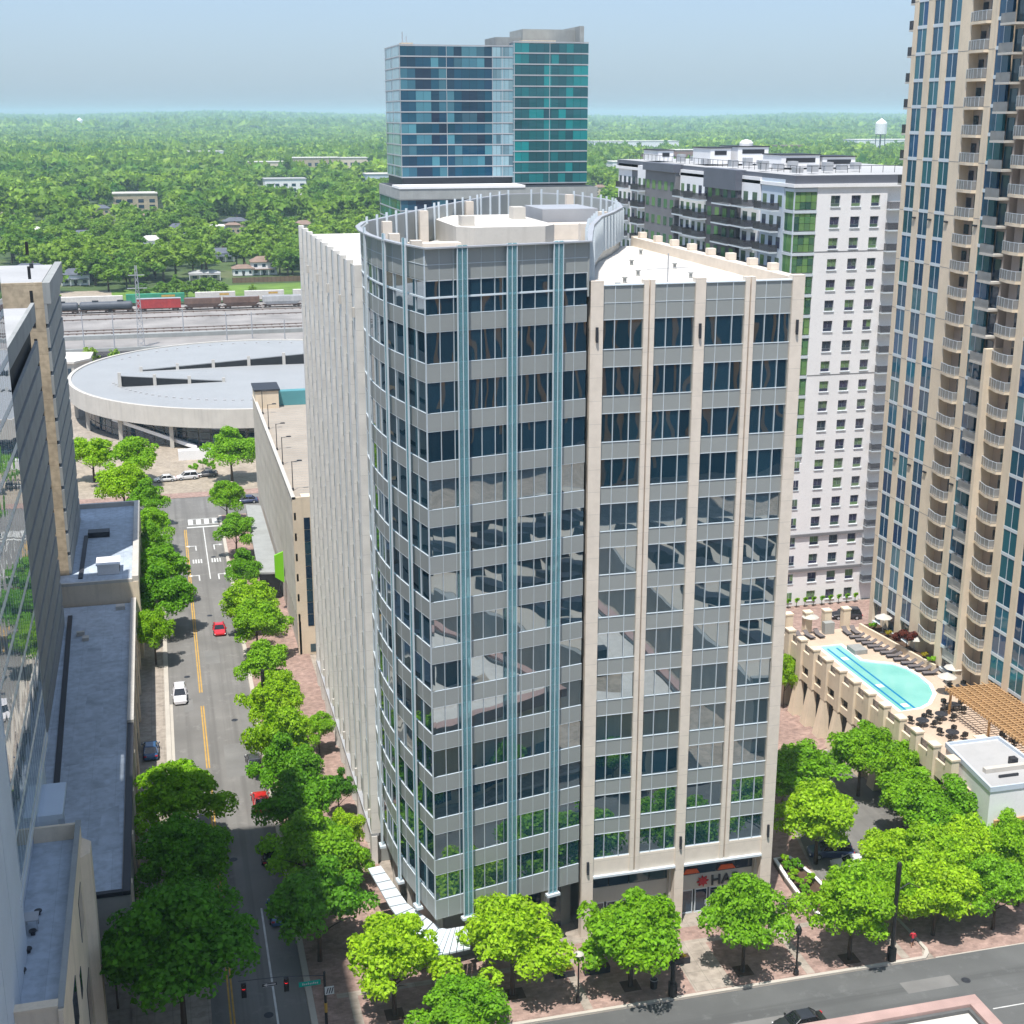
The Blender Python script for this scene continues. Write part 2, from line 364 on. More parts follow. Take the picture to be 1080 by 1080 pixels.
# front street (along X), side street (along Y), cross street at the far end
sheet('front_road', rect(-260, 81.5, 330, 97.2), -.02, 'asphalt_dark')
sheet('side_road', rect(-2.4, 97.2, 8.4, 262), -.018, 'asphalt')
sheet('near_side_road', rect(-2.4, -200, 8.4, 81.5), -.017, 'asphalt')
sheet('cross_road', rect(-200, 262, 300, 277), -.016, 'asphalt')
# raised pavements with kerbs
def pavement(name, pts, mat, h=.13, kerb=True):
    MB().prism(pts, -.03, h, 0).build(name, mat, kind='structure')
pavement('brick_pavement', [(9.0, 107.4), (9.0, 262), (17.6, 262), (17.6, 175), (17.6, 130), (20.5, 107.4)], 'brick_pave')
pavement('front_pavement', [(12, 97.6), (64, 97.6), (64.6, 98.6), (64.8, 100), (64.8, 112), (54.2, 112), (54.2, 107.6), (54.2, 107.395), (9.0, 107.395), (9.0, 100.4), (9.8, 98.4)], 'brick_pave')
MB().box(20.5, 107.4, -.03, 54.2, 112, .125).build('plaza_threshold', 'pave', kind='structure')
pavement('passage_pavement', [(54.2, 112.01), (60.5, 112.01), (64, 128), (72, 138), (76.4, 140), (76.4, 186.8), (54.2, 186.8)], 'brick_pave', .12)
sheet('brick_court', rect(76.5, 158, 125, 187.3), .02, 'brick_pave')
sheet('driveway', [(65.1, 97.3), (92, 97.3), (92, 106.5), (66.5, 106.5), (65.1, 104)], .0, 'brick_pave')
sheet('car_park_lane', [(60.8, 112.1), (64.8, 106.6), (90, 106.6), (90, 112), (76.3, 112), (76.3, 139.5), (72, 137), (64.3, 127)], -.005, 'asphalt')
pavement('left_pavement', [(-6.4, 97.6), (-2.8, 97.6), (.2, 99), (.4, 138), (-2.8, 143), (-2.8, 262), (-6.4, 262)], 'pave')
MB().box(-2.79, 143, -.03, -2.2, 262, .14).build('kerb', 'kerb', kind='structure')
k = MB()
k.prism([(12, 97.25), (64.2, 97.25), (64.9, 97.9), (65.15, 98.6), (65.1, 106), (64.82, 106), (64.82, 98.5), (64.1, 97.59), (12, 97.59)], -.03, .14)
k.prism([(8.45, 107), (8.45, 262), (8.99, 262), (8.99, 107)], -.03, .14)
k.prism([(8.45, 107), (8.99, 107), (8.99, 100.4), (9.79, 98.4), (11.99, 97.59), (11.99, 97.25), (9.4, 98), (8.45, 100)], -.03, .14)
k.box(-260, 81.0, -.03, -2.9, 81.49, .13).box(8.9, 81.0, -.03, 330, 81.49, .13).box(65.2, 97.2, -.03, 92, 97.32, .015)
k.build('kerb_line', 'kerb', kind='structure')
# bands of pale concrete across the front pavement
b = MB()
for x in (12, 21.5, 31.5, 41.8, 52.5, 62): b.box(x, 97.7, .13, x + .8, 104.6, .136)
b.box(11, 104.61, .13, 58, 105.3, .137).box(42, 97.7, .13, 45.5, 104.6, .134)
b.build('pavement_bands', 'pave', kind='structure')
sheet('far_plaza', rect(-60, 277.2, 120, 330), .0, 'beige_plaza')
sheet('far_walk', rect(-60, 277.1, 120, 281), .01, 'brick_pave')
b = MB()
for y0, y1 in ((100.5, 150), (153, 171.5), (176, 254)): b.box(1.72, y0, -.013, 1.88, y1, -.012).box(2.02, y0, -.013, 2.18, y1, -.012)
b.build('centre_line', 'yellow', kind='structure')
b = MB()
b.box(2.3, 255, -.013, 8.2, 255.7, -.012).box(5.2, 224, -.013, 5.38, 255, -.012)
for i in range(4): b.box(2.6 + i * 1.5, 257.2, -.013, 3.5 + i * 1.5, 260.6, -.012)
b.box(2.6, 256.9, -.0131, 8.2, 257.1, -.0121).box(2.6, 260.8, -.0131, 8.2, 261, -.0121)
for x in (3.4, 6.6):                                   # left- and right-turn arrows
    for y, sgn in ((242, -1 if x < 5 else 1), (225, -1 if x < 5 else 1)):
        b.poly([(x, y - 1.6, -.0115), (x + .22, y - 1.6, -.0115), (x + .22, y + 1.4, -.0115), (x, y + 1.4, -.0115)])
        b.poly([(x, y + 1.1, -.011), (x + sgn * 1., y + 1.1, -.011), (x + sgn * 1., y + 1.4, -.011), (x, y + 1.4, -.011)])
        b.poly([(x + sgn * 1., y + .7, -.011), (x + sgn * 1.7, y + 1.25, -.011), (x + sgn * 1., y + 1.8, -.011)])
    for j in range(4): b.poly([(x - .7 + j * .45, 233, -.011), (x - .45 + j * .45, 233, -.011), (x - .45 + j * .45, 235.2, -.011), (x - .7 + j * .45, 235.2, -.011)])
b.box(5.6, 99.4, -.013, 5.78, 121, -.012).box(2.1, 98.4, -.013, 8.2, 98.9, -.012)
b.build('lane_marking', 'white_paint', kind='structure')
b = MB()
for i in range(14): b.box(10 + i * 14, 89.2, -.013, 14 + i * 14, 89.32, -.012)
b.build('front_lane_marking', 'white_paint', kind='structure')
b = MB().box(-2.5, 100, -.012, -1.8, 173, -.011)
b.build('gutter_strip', 'kerb', kind='structure')
# storm-drain covers and asphalt repairs
b = MB()
for x, y, a, c in ((4, 150, 3.5, 9), (6.6, 158, 1.2, 13), (-.4, 170, 1.2, 4), (40, 90, 9, 3), (60, 93, 5, 1.6), (3, 186, 2, 5), (75, 86, 11, 3)): b.box(x, y, -.0165, x + a, y + c, -.0155)
b.build('road_patches', rough_mat('road_repair', (.205, .2, .19), .9, .2, .2, 1.), kind='structure')

b = MB()
for x, y in ((3.6, 131), (5.8, 166), (.3, 182), (4.4, 206), (6.3, 236), (30, 91.5), (52, 86), (66, 93.5), (5, 104)): b.lathe([(.42, -.0154), (.42, -.0114)], 14, 0, (x, y))
b.build('manhole_covers', 'charcoal', kind='structure')
# ------------------------------------------------------------------ the office tower in the middle
ZR = [58.25 - 3.963 * k for k in range(13)]            # top of each window row
GH = 2.48                                              # glass height
def office():
    T = thing('office_tower', 'grey and beige office tower with a rounded glass corner, centre of the photo', 'office building', (34, 125, 0))
    lens = [(20.0, 105.0), (19.05, 109.5), (18.3, 114), (17.95, 118.5), (17.95, 123), (18.35, 127.5), (19.6, 132.5), (23.8, 140.6), (30.8, 153.5), (39.0, 168), (44.5, 176), (49.5, 177.5), (52.3, 172), (53, 163), (52.2, 155), (50, 147.5), (46.7, 140.5), (43.2, 134), (39.2, 124), (36.2, 115), (34.0, 107.9)]
    A, B = lens[0], lens[-1]
    # masses behind the cladding
    c = MB()
    c.box(34.6, 108.95, 6.3, 53.3, 150, 60.3, 0); c.box(35.2, 110.3, 0, 53.3, 149.9, 6.31, 0)
    c.box(18.0, 126.9, 0, 33.9, 175.3, 60.29, 0); c.box(33.91, 140, 0, 50, 176, 60.1, 0)
    inner = [Vector(p) for p in lens]
    cen = Vector((36, 140)); core = [tuple(p + (cen - p).normalized() * .35) for p in inner]
    c.prism(core, 6.31, 61.3, 0)
    low = [tuple(p + (cen - p).normalized() * 3.0) for p in inner]; c.prism(low, 0, 6.3, 0)
    c.build('wall', 'spandrel', T)
    # ---- front wing
    fr, L = frame((34.4, 108.3), (53.5, 108.3))
    pil = [(0, 1.1), (4.65, 5.6), (9.2, 10.1), (13.7, 14.6), (18.0, 19.1)]
    for i, (a, z) in enumerate(pil):
        b = MB(); g = .09
        if i in (1, 3):                                 # two halves with a deep joint between
            mid = (a + z) / 2; b.fb(fr, a, mid - .07, -.7, .12, 0 if i == 9 else 6.5, 61.45); b.fb(fr, mid + .07, z, -.7, .12, 6.5, 61.45); b.fb(fr, mid - .07, mid + .07, -.7, -.12, 6.5, 61.4)
        else:
            b.fb(fr, a, z, -.7, .16, 0, 61.5)
            if i == 4: b.fb(fr, z - 1.1, z - .001, -41.5, -.701, 0, 61.3)
        p = b.build('pilaster', 'stone', T)
        if i in (0, 2, 4):
            for zz in (9.0 if i else 7.6, 57.2):
                l = MB(); m_ = (a + z) / 2
                l.fb(fr, m_ - .11, m_ + .11, .165, .3, zz - .6, zz + .5); l.lathe([(.12, zz - .75), (.12, zz - .6)], 8, 0, (fr[0][0] + m_, 108.3 - .28)); l.build('wall_lamp', 'charcoal', p)
    for k in range(4):
        s0, s1 = pil[k][1], pil[k + 1][0]; w_ = s1 - s0
        for r, z in enumerate(ZR):
            b = MB(); q = [s0, s0 + w_ * .3, s0 + w_ * .7, s1]
            for j in range(3): b.fb(fr, q[j] + .03, q[j + 1] - .03, -.5, -.13, z - GH, z, 0)
            b.build('window', 'gl_main', T)
        for r, z in enumerate(ZR[1:]): MB().fb(fr, s0 + .01, s1 - .01, -.6, -.07, z + .03, z + 3.963 - GH - .03, 0).build('spandrel', 'spandrel', T)
        MB().fb(fr, s0 + .01, s1 - .01, -.6, -.07, 58.28, 61.05).build('spandrel', 'spandrel', T)
        b = MB()
        for t in (.3, .7): b.fb(fr, s0 + w_ * t - .02, s0 + w_ * t + .02, -.55, 0, 7.8, 61.05)
        for r, z in enumerate(ZR): b.fb(fr, s0, s1, -.5, -.03, z - .025, z + .025).fb(fr, s0, s1, -.5, -.03, z - GH - .025, z - GH + .025)
        b.fb(fr, s0, s1, -.5, -.04, 59.62, 59.66).fb(fr, s0 - .01, s1 + .01, -.8, .02, 61.05, 61.12)
        b.build('mullion', 'white_metal', T)
    # ground storey of the front wing: stone band, ledge, recessed shop fronts
    b = MB()
    for k in range(4): b.fb(fr, pil[k][1], pil[k + 1][0], -.7, .02, 6.5, ZR[-1] - GH - .03)
    b.build('stone_band', 'stone', T)
    for k, (s0, s1) in enumerate(((1.1, 9.2), (10.1, 18.0))):
        MB().fb(fr, s0, s1, -1.6, .3, 6.28, 6.49).build('ledge', 'white_metal', T)
        b = MB()
        for j in range(4):
            q0 = s0 + (s1 - s0) * j / 4; q1 = s0 + (s1 - s0) * (j + 1) / 4; b.fb(fr, q0 + .05, q1 - .05, -1.55, -1.3, 4.35, 6.25)
        b.build('shop_window', 'gl_door', T)
        b = MB().fb(fr, s0, s1, -1.6, -1.25, 2.75, 4.33)
        for x in (s0 + .001, s1 - .201): b.fb(fr, x, x + .2, -1.6, -.71, 0, 6.27)
        b.build('sign_band', 'concrete_pale', T)
        for j in range(5):
            q0 = s0 + .35 + j * 1.5
            d = MB(); d.fb(fr, q0 + .08, q0 + 1.2, -1.5, -1.35, .25, 2.6, 0); f_ = d.build('shop_door' if j in (1, 2, 3) else 'shop_window', 'gl_door', T)
            e = MB(); e.fb(fr, q0, q0 + .08, -1.5, -1.28, 0, 2.74).fb(fr, q0 + 1.2, q0 + 1.28, -1.5, -1.28, 0, 2.74).fb(fr, q0 + .081, q0 + 1.199, -1.5, -1.28, 2.6, 2.74).fb(fr, q0 + .081, q0 + 1.199, -1.5, -1.28, 0, .25)
            if j in (1, 2, 3): e.fb(fr, q0 + 1.05, q0 + 1.1, -1.28, -1.2, .9, 1.4)
            e.build('door_frame' if j in (1, 2, 3) else 'frame', 'white_metal', f_)
        MB().fb(fr, s0 + .2, s1 - .2, -1.75, -1.62, 0, 6.2).build('shop_wall', 'dark', T)
    # sign on the right-hand shop: red burst emblem and dark raised capitals
    b = MB(); P = []
    for i in range(16):
        a = 2 * math.pi * i / 16 + .1; r = .62 if i % 2 == 0 else .33; P.append((47.05 + r * math.cos(a), 3.55 + r * math.sin(a)))
    n = len(P); base = len(b.v)
    b.v += [(x, 109.52, z) for x, z in P] + [(x, 109.36, z) for x, z in P]
    b.f += [tuple(range(base + n, base + 2 * n))] + [(base + i, base + (i + 1) % n, base + n + (i + 1) % n, base + n + i) for i in range(n)]; b.m += [0] * (n + 1)
    sg = b.build('emblem', 'red', T)
    cu = bpy.data.curves.new('lettering', 'FONT'); cu.body = 'HAR'; cu.size = 1.5; cu.extrude = .07; cu.space_character = 1.05; cu.offset = .02
    tmp = bpy.data.objects.new('text_curve', cu); COL.objects.link(tmp); bpy.context.view_layer.update()
    lm = bpy.data.meshes.new_from_object(tmp.evaluated_get(bpy.context.evaluated_depsgraph_get())); bpy.data.objects.remove(tmp)
    lo = bpy.data.objects.new('lettering', lm); COL.objects.link(lo); lo.parent = T; lm.materials.clear(); lm.materials.append(M['charcoal'])
    lo.location = Vector((47.85, 109.42, 3.02)) - Vector((34, 125, 0)); lo.rotation_euler = (R_(90), 0, 0)
    for x0, x1 in ((45.0, 46.7), (48.6, 50.4)): MB().hexa([(x0, 109.45, 4.5), (x1, 109.45, 4.5), (x1, 109.58, 4.5), (x0, 109.58, 4.5), (x0 + .3, 109.45, 5.0), (x1 - .3, 109.45, 4.95), (x1 - .3, 109.58, 4.95), (x0 + .3, 109.58, 5.0)]).build('window_display', 'orange', T)
    # ---- prow face (flat) and rounded corner: the same rows, one storey more on top
    rows = [(62.22, 60.98), (60.86, 59.6)] + [(z, z - GH) for z in ZR]
    bands = [(64.7, 63.5), (63.44, 62.28)]
    def skin(path, npane, nm, th=.02, pr=.06):
        segs = list(zip(path[:-1], path[1:]))
        for ri, (zt, zb) in enumerate(rows):
            b = MB()
            for a, c_ in segs:
                f, l = frame(a, c_)
                for j in range(npane): b.fb(f, l * j / npane + .02, l * (j + 1) / npane - .02, -.3, -.07, zb, zt)
            b.build('window', 'gl_main', T)
        mm = MB()
        for a, c_ in segs:
            f, l = frame(a, c_)
            for j in range(npane): mm.fb(f, l * j / npane - th, l * j / npane + th, -.25, pr, 6.35, 64.7)
            for (zt, zb) in rows: mm.fb(f, 0, l, -.25, .012, zt - .01, zt + .01).fb(f, 0, l, -.25, .012, zb - .02, zb + .02)
            mm.fb(f, 0, l, -.25, .03, 60.86, 60.98).fb(f, 0, l, -.25, .03, 63.45, 63.49)
        lev = [(62.28, 64.7)] + [(rows[i + 1][0] + .03, rows[i][1] - .03) for i in range(1, len(rows) - 1)] + [(6.3, rows[-1][1] - .03)]
        for za, zb in lev: MB().wall(path, za, zb, -.3).build('spandrel', 'spandrel', T)
        mm.build(nm + '_mullion', 'white_metal', T)
    arc = lens[0:7][::-1]; fine = []
    for i in range(len(arc) - 1):                        # smooth the rounded corner
        p0, p1, p2, p3 = (Vector(arc[max(0, i - 1)]), Vector(arc[i]), Vector(arc[i + 1]), Vector(arc[min(len(arc) - 1, i + 2)]))
        for t in (0, .5):
            fine.append(tuple(.5 * ((2 * p1) + (p2 - p0) * t + (2 * p0 - 5 * p1 + 4 * p2 - p3) * t * t + (3 * p1 - p0 - 3 * p2 + p3) * t ** 3)))
    fine.append(arc[-1])
    skin([A, B], 12, 'prow', .012, .02); skin(fine, 1, 'corner', .018, .012)
    # pale blue glass fins in front of the prow and the corner
    f, l = frame(A, B)
    def fin(f, s, wd, d, ztop=64.9):
        b = MB().fb(f, s + .06, s + wd - .06, d, d + .05, 6.2, ztop)
        o = b.build('glass_fin', 'fin', T)
        e = MB().fb(f, s, s + .059, d - .06, d + .1, 6.1, ztop).fb(f, s + wd - .059, s + wd, d - .06, d + .1, 6.1, ztop)
        if wd > .7: e.fb(f, s + wd * .5 - .03, s + wd * .5 + .03, d + .051, d + .08, 6.2, ztop)
        e.fb(f, s - .2, s + wd + .2, 0.07, d + .3, 5.85, 6.09)
        e.build('fin_frame', 'white_metal', o)
    for u in (2.55, 6.85, 11.0): fin(f, u, .9, .3)
    for i, wd in ((5, .5), (8, .55), (10, .6)):
        f2, l2 = frame(fine[i], fine[i + 1]); fin(f2, l2 * .4, wd, .35, 65.3)
    # screen wall that rises above the roof all round the lens
    path = lens[6:]; b = MB(); ribs = MB()
    pts = []
    for a, c_ in zip(path[:-1], path[1:]):
        f2, l2 = frame(a, c_); n = max(1, int(l2 / 1.5))
        b.fb(f2, 0, l2, -.15, 0, 60.3, 64.7)
        for j in range(n):
            ribs.fb(f2, l2 * j / n, l2 * j / n + .14, -.6, -.16, 61.31, 64.6)
            if j % 2 == 0: ribs.fb(f2, l2 * j / n, l2 * j / n + .15, .001, .22, 60.3, 65.3)
    b.build('roof_screen', 'spandrel', T); ribs.build('screen_ribs', 'white_metal', T)
    b = MB().wall(lens, 64.7, 64.82, -.45, closed=True); b.build('coping', 'grey_metal', T)
    for (x, y) in ((19.9, 110), (19.3, 117), (21, 131), (27.2, 145), (35.5, 160), (51, 171), (45, 139), (38.4, 124)): MB().box(x, y, 61.31, x + .9, y + .9, 64.9).build('screen_post', 'stone', T)
    for (x, y, xx, yy, h) in ((22, 118, 27, 121, 63.2), (24, 133, 29, 135, 62.6), (42, 148, 47.5, 151, 63)): MB().box(x, y, 61.34, xx, yy, h).build('roof_curb', 'stone', T)
    MB().prism([tuple(p + (cen - p).normalized() * .6) for p in inner], 61.3, 61.33).build('inner_roof', 'roof_grey', T)
    b = MB().prism([(30.3, 141.5), (31.8, 139.6), (39.4, 139.8), (41, 142), (41, 158), (30.3, 158)], 61.33, 63.5, 0, 1)
    b.box(31, 142, 63.5, 32.4, 143.6, 64.5).box(38.6, 150, 63.5, 40, 152, 64.8)
    b.build('penthouse', ['concrete_pale', 'roof_white'], T)
    b = MB().box(42.5, 152, 61.33, 49, 160, 64.4); b.build('cooling_plant', 'grey_metal', T)
    # ---- flat roofs, parapets
    MB().poly([(p[0], p[1], 60.33) for p in [(34.7, 109), (52.4, 109), (52.4, 149.5), (51.2, 149.5), (46.9, 140.3), (43.4, 133.8), (39.5, 124), (36.5, 115)]]).build('roof', 'roof_white', T)
    MB().poly([(p[0], p[1], 60.33) for p in [(18.4, 127.3), (19.4, 132.5), (23.6, 140.8), (30.6, 153.7), (38.8, 168.2), (42.7, 174.9), (18.4, 174.9)]]).build('roof', 'roof_white', T)
    for y in (113.5, 118, 123, 128, 133, 138, 143, 148): MB().box(52.75, y, 61.31, 53.55, y + .8, 61.95).build('parapet_block', 'stone', T)
    MB().box(52.41, 149.51, 60.2, 53.4, 150.2, 61.4).build('parapet', 'stone', T)
    b = MB()
    for x, y in ((40, 116), (43, 121), (47, 118), (48.5, 126), (45.5, 130), (50, 140), (50, 112), (38, 112)): b.lathe([(.16, 60.33), (.16, 60.75), (.26, 60.76), (.26, 60.85)], 8, 0, (x, y))
    b.build('roof_vent', 'concrete_grey', T)
    b = MB().tube([(42.5, 112, 60.33), (42.5, 112, 63.2)], .06).tube([(40.6, 112, 61.9), (44.4, 112, 62)], .03); b.build('antenna', 'grey_metal', T)
    # ---- left wing: deep pale ribs with narrow glass between
    fl, LL = frame((17.75, 175.3), (17.75, 126.3))
    n = 11; pitch = (LL - 1.1) / (n - 1)
    for i in range(n):
        s = i * pitch
        b = MB().fb(fl, s, s + .5, -.35, .25, 3.6, 61.4).fb(fl, s + .6, s + 1.1, -.35, .25, 3.6, 61.4).fb(fl, s + .5, s + .6, -.35, .1, 3.6, 61.3)
        if i == n - 1: b.fb(fl, .6 + s, s + 1.099, -1.0, -.351, 3.6, 61.4)
        p = b.build('rib', 'stone_side', T)
        if i in (2, 4, 6, 8, 10): [MB().fb(fl, s + .4, s + .7, .26, .5, za, za + .9).build('wall_lamp', 'concrete_pale', p) for za in (56.6, 5.2)]
    w = MB(); sp = MB(); mu = MB()
    for i in range(n - 1):
        s0 = i * pitch + 1.1; s1 = (i + 1) * pitch
        for z in ZR: w.fb(fl, s0, s1, -.3, -.12, z - GH, z)
        for z in ZR[1:]: sp.fb(fl, s0, s1, -.3, -.05, z + .02, z + 3.963 - GH - .02)
        sp.fb(fl, s0, s1, -.3, -.05, 58.27, 61.1).fb(fl, s0, s1, -.3, -.05, 4, 5.7)
        for t in (.33, .67): mu.fb(fl, s0 + (s1 - s0) * t - .03, s0 + (s1 - s0) * t + .03, -.2, .0, 5.75, 61)
    w.build('side_windows', 'gl_main', T, kind='stuff'); sp.build('side_spandrels', 'spandrel', T, kind='stuff'); mu.build('mullion', 'white_metal', T)
    b = MB().fb(fl, -.02, LL + .02, -.5, .32, 3.3, 3.6); b.build('ledge', 'grey_metal', T)
    for i in range(n): MB().fb(fl, i * pitch - .1, i * pitch + 1.2, -.3, .3, 0, 3.29).build('pier', 'stone_side', T)
    b = MB()
    for i in range(n - 1): b.fb(fl, i * pitch + 1.2, (i + 1) * pitch - .1, -.24, -.15, .3, 3.25)
    b.build('side_shop_window', 'gl_door', T)
    # ---- foot of the rounded corner: canopy, columns
    b = MB(); ca = [(15.75, 117.2), (16.7, 110), (18.3, 102.6), (19.2, 101.5), (22.4, 101.9)]; ci = [(17.0, 117.4), (18.3, 110.2), (20.4, 105.6), (21.0, 105.2), (23.0, 105.3)]
    for i in range(4):
        nsub = 5
        for j in range(nsub):
            L4 = lambda P, t: (P[i][0] + (P[i + 1][0] - P[i][0]) * t, P[i][1] + (P[i + 1][1] - P[i][1]) * t)
            t0, t1 = j / nsub + .012, (j + 1) / nsub - .012
            b.prism([L4(ca, t0), L4(ca, t1), L4(ci, t1), L4(ci, t0)], 4.95, 5.12)
    b.build('canopy', 'white_metal', T)
    for (x, y) in ((19.2, 113), (20.6, 106.9), (26, 107.5), (31, 108.6), (19, 120)): MB().lathe([(.42, 0), (.42, 6.3)], 12, 0, (x, y)).build('column', 'concrete_pale', T)
    b = MB()
    for i in range(6): b.fb(f, 1.5 + i * 2.1, 3.4 + i * 2.1, -3.4, -2.6, .3, 5.5)
    b.build('lobby_window', 'gl_door', T)
    return T
office()

# ------------------------------------------------------------------ buildings on the left
def left_buildings():
    # glass tower at the left edge with a stepped terrace at its foot
    T = thing('glass_office_building', 'glass-faced office block with a stepped cream terrace, at the left edge of the photo', 'office building', (-20, 95, 0))
    b = MB(); b.box(-40, 40, 23.2, -12.4, 115.2, 68, 0); b.box(-44, -20, 60, -12.6, 99, 120, 0); b.box(-40, 40, 0, -12.6, 106, 23.19, 0)
    b.build('wall', 'blue_white', T)
    fr, L = frame((-12.2, 115.4), (-12.2, 55)); zl = [23.4 + 3.6 * i for i in range(13)]
    for i, z in enumerate(zl):                          # one glazed storey at a time
        b = MB()
        for j in range(17):
            s = j * 1.5
            if s > 25.4: break
            b.fb(fr, s + .04, s + 1.46, -.3, -.05, z + .5, z + 3.5)
        b.build('window', 'gl_mirror', T)
    e = MB()
    for j in range(18): e.fb(fr, j * 1.5 - .04, j * 1.5 + .04, -.3, .07, 23.4, 70)
    for z in zl: e.fb(fr, 0, 26, -.3, .02, z - .04, z + .5)
    for j in range(0, 18, 4): e.fb(fr, j * 1.5 - .14, j * 1.5 + .14, .071, .3, 23.2, 70)
    for z in zl[::3]: e.fb(fr, 0, 26, .071, .2, z + .1, z + .35)
    e.build('mullion', 'white_metal', T)
    b = MB().fb(fr, -.4, 27, -.35, .5, 22.6, 23.2); b.build('sill', 'white_metal', T)
    b = MB()
    for i in range(4): b.fb(fr, 26 + i * 6, 31.9 + i * 6, -.3, .1, 17, 70)
    b.build('panel', 'blue_white', T)
    b = MB().box(-12.58, 106, 18.8, -12.3, 115, 22.6).box(-12.3, 112, 9.2, -10.8, 112.3, 19.6).box(-12.3, 106.5, 9.2, -10.8, 106.8, 19.6).box(-12.3, 106.5, 19.6, -10.4, 112.3, 20).box(-10.9, 106.8, 14, -10.7, 112, 14.3)
    b.build('steel_frame', 'blue_white', T)
    # terrace and its parapets
    b = MB().box(-12.59, 80.6, 0, -9.25, 104.5, 18.7); b.build('terrace', 'roof_old', T)
    b = MB()
    b.prism([(-9.25, 79.8), (-8.95, 79.8), (-8.95, 104.8), (-9.25, 104.8)], 0, 20.0)
    b.box(-12.58, 104.51, 0, -9.26, 104.8, 20.0).box(-12.58, 80.0, 0, -9.26, 80.59, 20.1)
    b.box(-12.7, 79.9, 20.11, -9.26, 80.7, 20.3).prism([(-8.95, 101.4), (-8.2, 102.2), (-8.2, 104), (-8.95, 104.8)], 0, 18.6)
    b.build('parapet', 'cream', T)
    b = MB().box(-9.3, 80, 20.01, -8.9, 104.85, 20.16); b.build('coping', 'concrete_grey', T)
    for y0, y1, z0, z1 in ((96.5, 99.6, 14.2, 17.6), (92.2, 93.4, 12.2, 14.2), (86, 89, 13, 16.4), (96.5, 99.6, 6, 10), (88, 91, 6, 9.5)): MB().box(-8.95, y0, z0, -8.9, y1, z1).build('slot_window', 'gl_door', T)
    b = MB().box(-13, 55, 0, -8.97, 79.79, 15.2); b.build('lower_terrace', 'roof_old', T)
    b = MB().box(-9.25, 55, 15.2, -8.96, 79.8, 16.6); b.build('parapet', 'cream', T)
    for y in (86.5, 89, 91.2, 93.8): MB().lathe([(.16, 18.7), (.16, 18.95), (.28, 18.96), (.28, 19.05)], 10, 0, (-11.5 - (93.8 - y) * .07, y)).build('roof_drain', 'charcoal', T)
    b = MB()
    for y in (91.6, 92.6): b.tube([(-12.2, y, 18.71), (-12.2, y, 19.6), (-11.4, y, 19.6), (-11.4, y, 18.71)], .05, 6)
    b.box(-12.3, 91.5, 19.55, -11.3, 92.7, 19.65); b.build('equipment_stand', 'grey_metal', T)
    # striped parking block: two slabs of board-marked concrete bands
    T = thing('banded_concrete_block', 'tall concrete block with sloping grey bands and a beige end wall, left of the street', 'building', (-25, 190, 0))
    b = MB(); b.box(-46, 118, 0, -15.95, 182.8, 51, 0); b.box(-46, 195.6, 0, -15.3, 223.6, 52.2, 0); b.build('wall', 'dark', T)
    fa, La = frame((-15.5, 183), (-15.5, 117)); fb_, Lb = frame((-14.9, 224), (-14.9, 195.2))
    bands = MB(); b2 = MB(); P = 3.3
    def slope(mb, fr_, L_, z, h, dz):                    # a band that climbs along the face
        (px, py), (ux, uy), (nx, ny) = fr_
        q = lambda s, d, zz: (px + ux * s + nx * d, py + uy * s + ny * d, zz)
        mb.hexa([q(0, 0, z), q(L_, 0, z - dz), q(L_, -.38, z - dz), q(0, -.38, z), q(0, 0, z + h), q(L_, 0, z + h - dz), q(L_, -.38, z + h - dz), q(0, -.38, z + h)])
    for i in range(15):
        z = 9 + i * P * .98
        if z + 1.9 < 49.5: slope(bands, fa, La, z, 2.5, 1.4)
    bands.fb(fa, 0, La, -.4, .06, 49.6, 51.9)
    for i in range(16):
        z = 9.5 + i * P * .98
        if z + 1.9 < 50.5: slope(b2, fb_, Lb - .01, z, 2.65, .8)
    b2.fb(fb_, 0, Lb - .01, -.95, .06, 50.2, 53.0)
    bands.build('parapet_band', 'concrete_grey', T); b2.build('parapet_band', 'concrete_grey', T)
    fe, Le = frame((-46, 195.2), (-14.9, 195.2))
    b = MB().fb(fe, 0, Le, -.4, 0, 0, 53.05)
    b.build('end_wall', 'beige_wall', T)
    b = MB()
    for i in range(15): b.fb(fe, Le - 1.7, Le - 1.3, .001, .05, 11.5 + i * P * .98, 13.2 + i * P * .98)
    b.build('slot_window', 'dark', T)
    b = MB().box(-46, 195.61, 52.2, -15.31, 223.6, 52.6).box(-46, 127, 51.01, -15.91, 182.7, 51.3); b.build('roof', 'roof_grey', T)
    MB().lathe([(.3, 52.6), (.3, 53.3)], 10, 0, (-18, 219)).build('roof_vent', 'charcoal', T)
    # two low flat-roofed blocks between the tower and the street
    T = thing('low_flat_roof_block', 'low block with blue-shaded flat roof and a white condenser box, below the beige tower', 'building', (-10, 210, 0))
    b = MB().box(-16.4, 190.2, 0, -5.4, 231, 11.7); b.build('wall', 'cream', T)
    b = MB().box(-16.3, 190.6, 11.7, -6.3, 230.6, 11.75); b.build('roof', 'roof_old', T)
    b = MB().box(-6.2, 190.3, 11.7, -5.35, 231, 12.5).box(-16.4, 230.4, 11.7, -6.21, 231, 12.5).box(-16.4, 190.2, 11.7, -6.21, 190.6, 12.1); b.build('parapet', 'concrete_pale', T)
    b = MB().box(-13.6, 193, 11.76, -13, 214, 11.95).box(-13, 213, 11.76, -9.8, 215, 12.6); b.build('duct', 'charcoal', T)
    b = MB().box(-11, 194, 11.8, -8, 197.5, 13.2, 0).box(-11.15, 193.85, 13.2, -7.85, 197.65, 13.35, 0); cu_ = b.build('condenser', 'white_wall', T)
    b = MB()
    for i in range(5): b.box(-7.99, 194.4 + i * .6, 12, -7.95, 194.8 + i * .6, 13)
    b.build('grille', 'charcoal', cu_)
    b = MB()
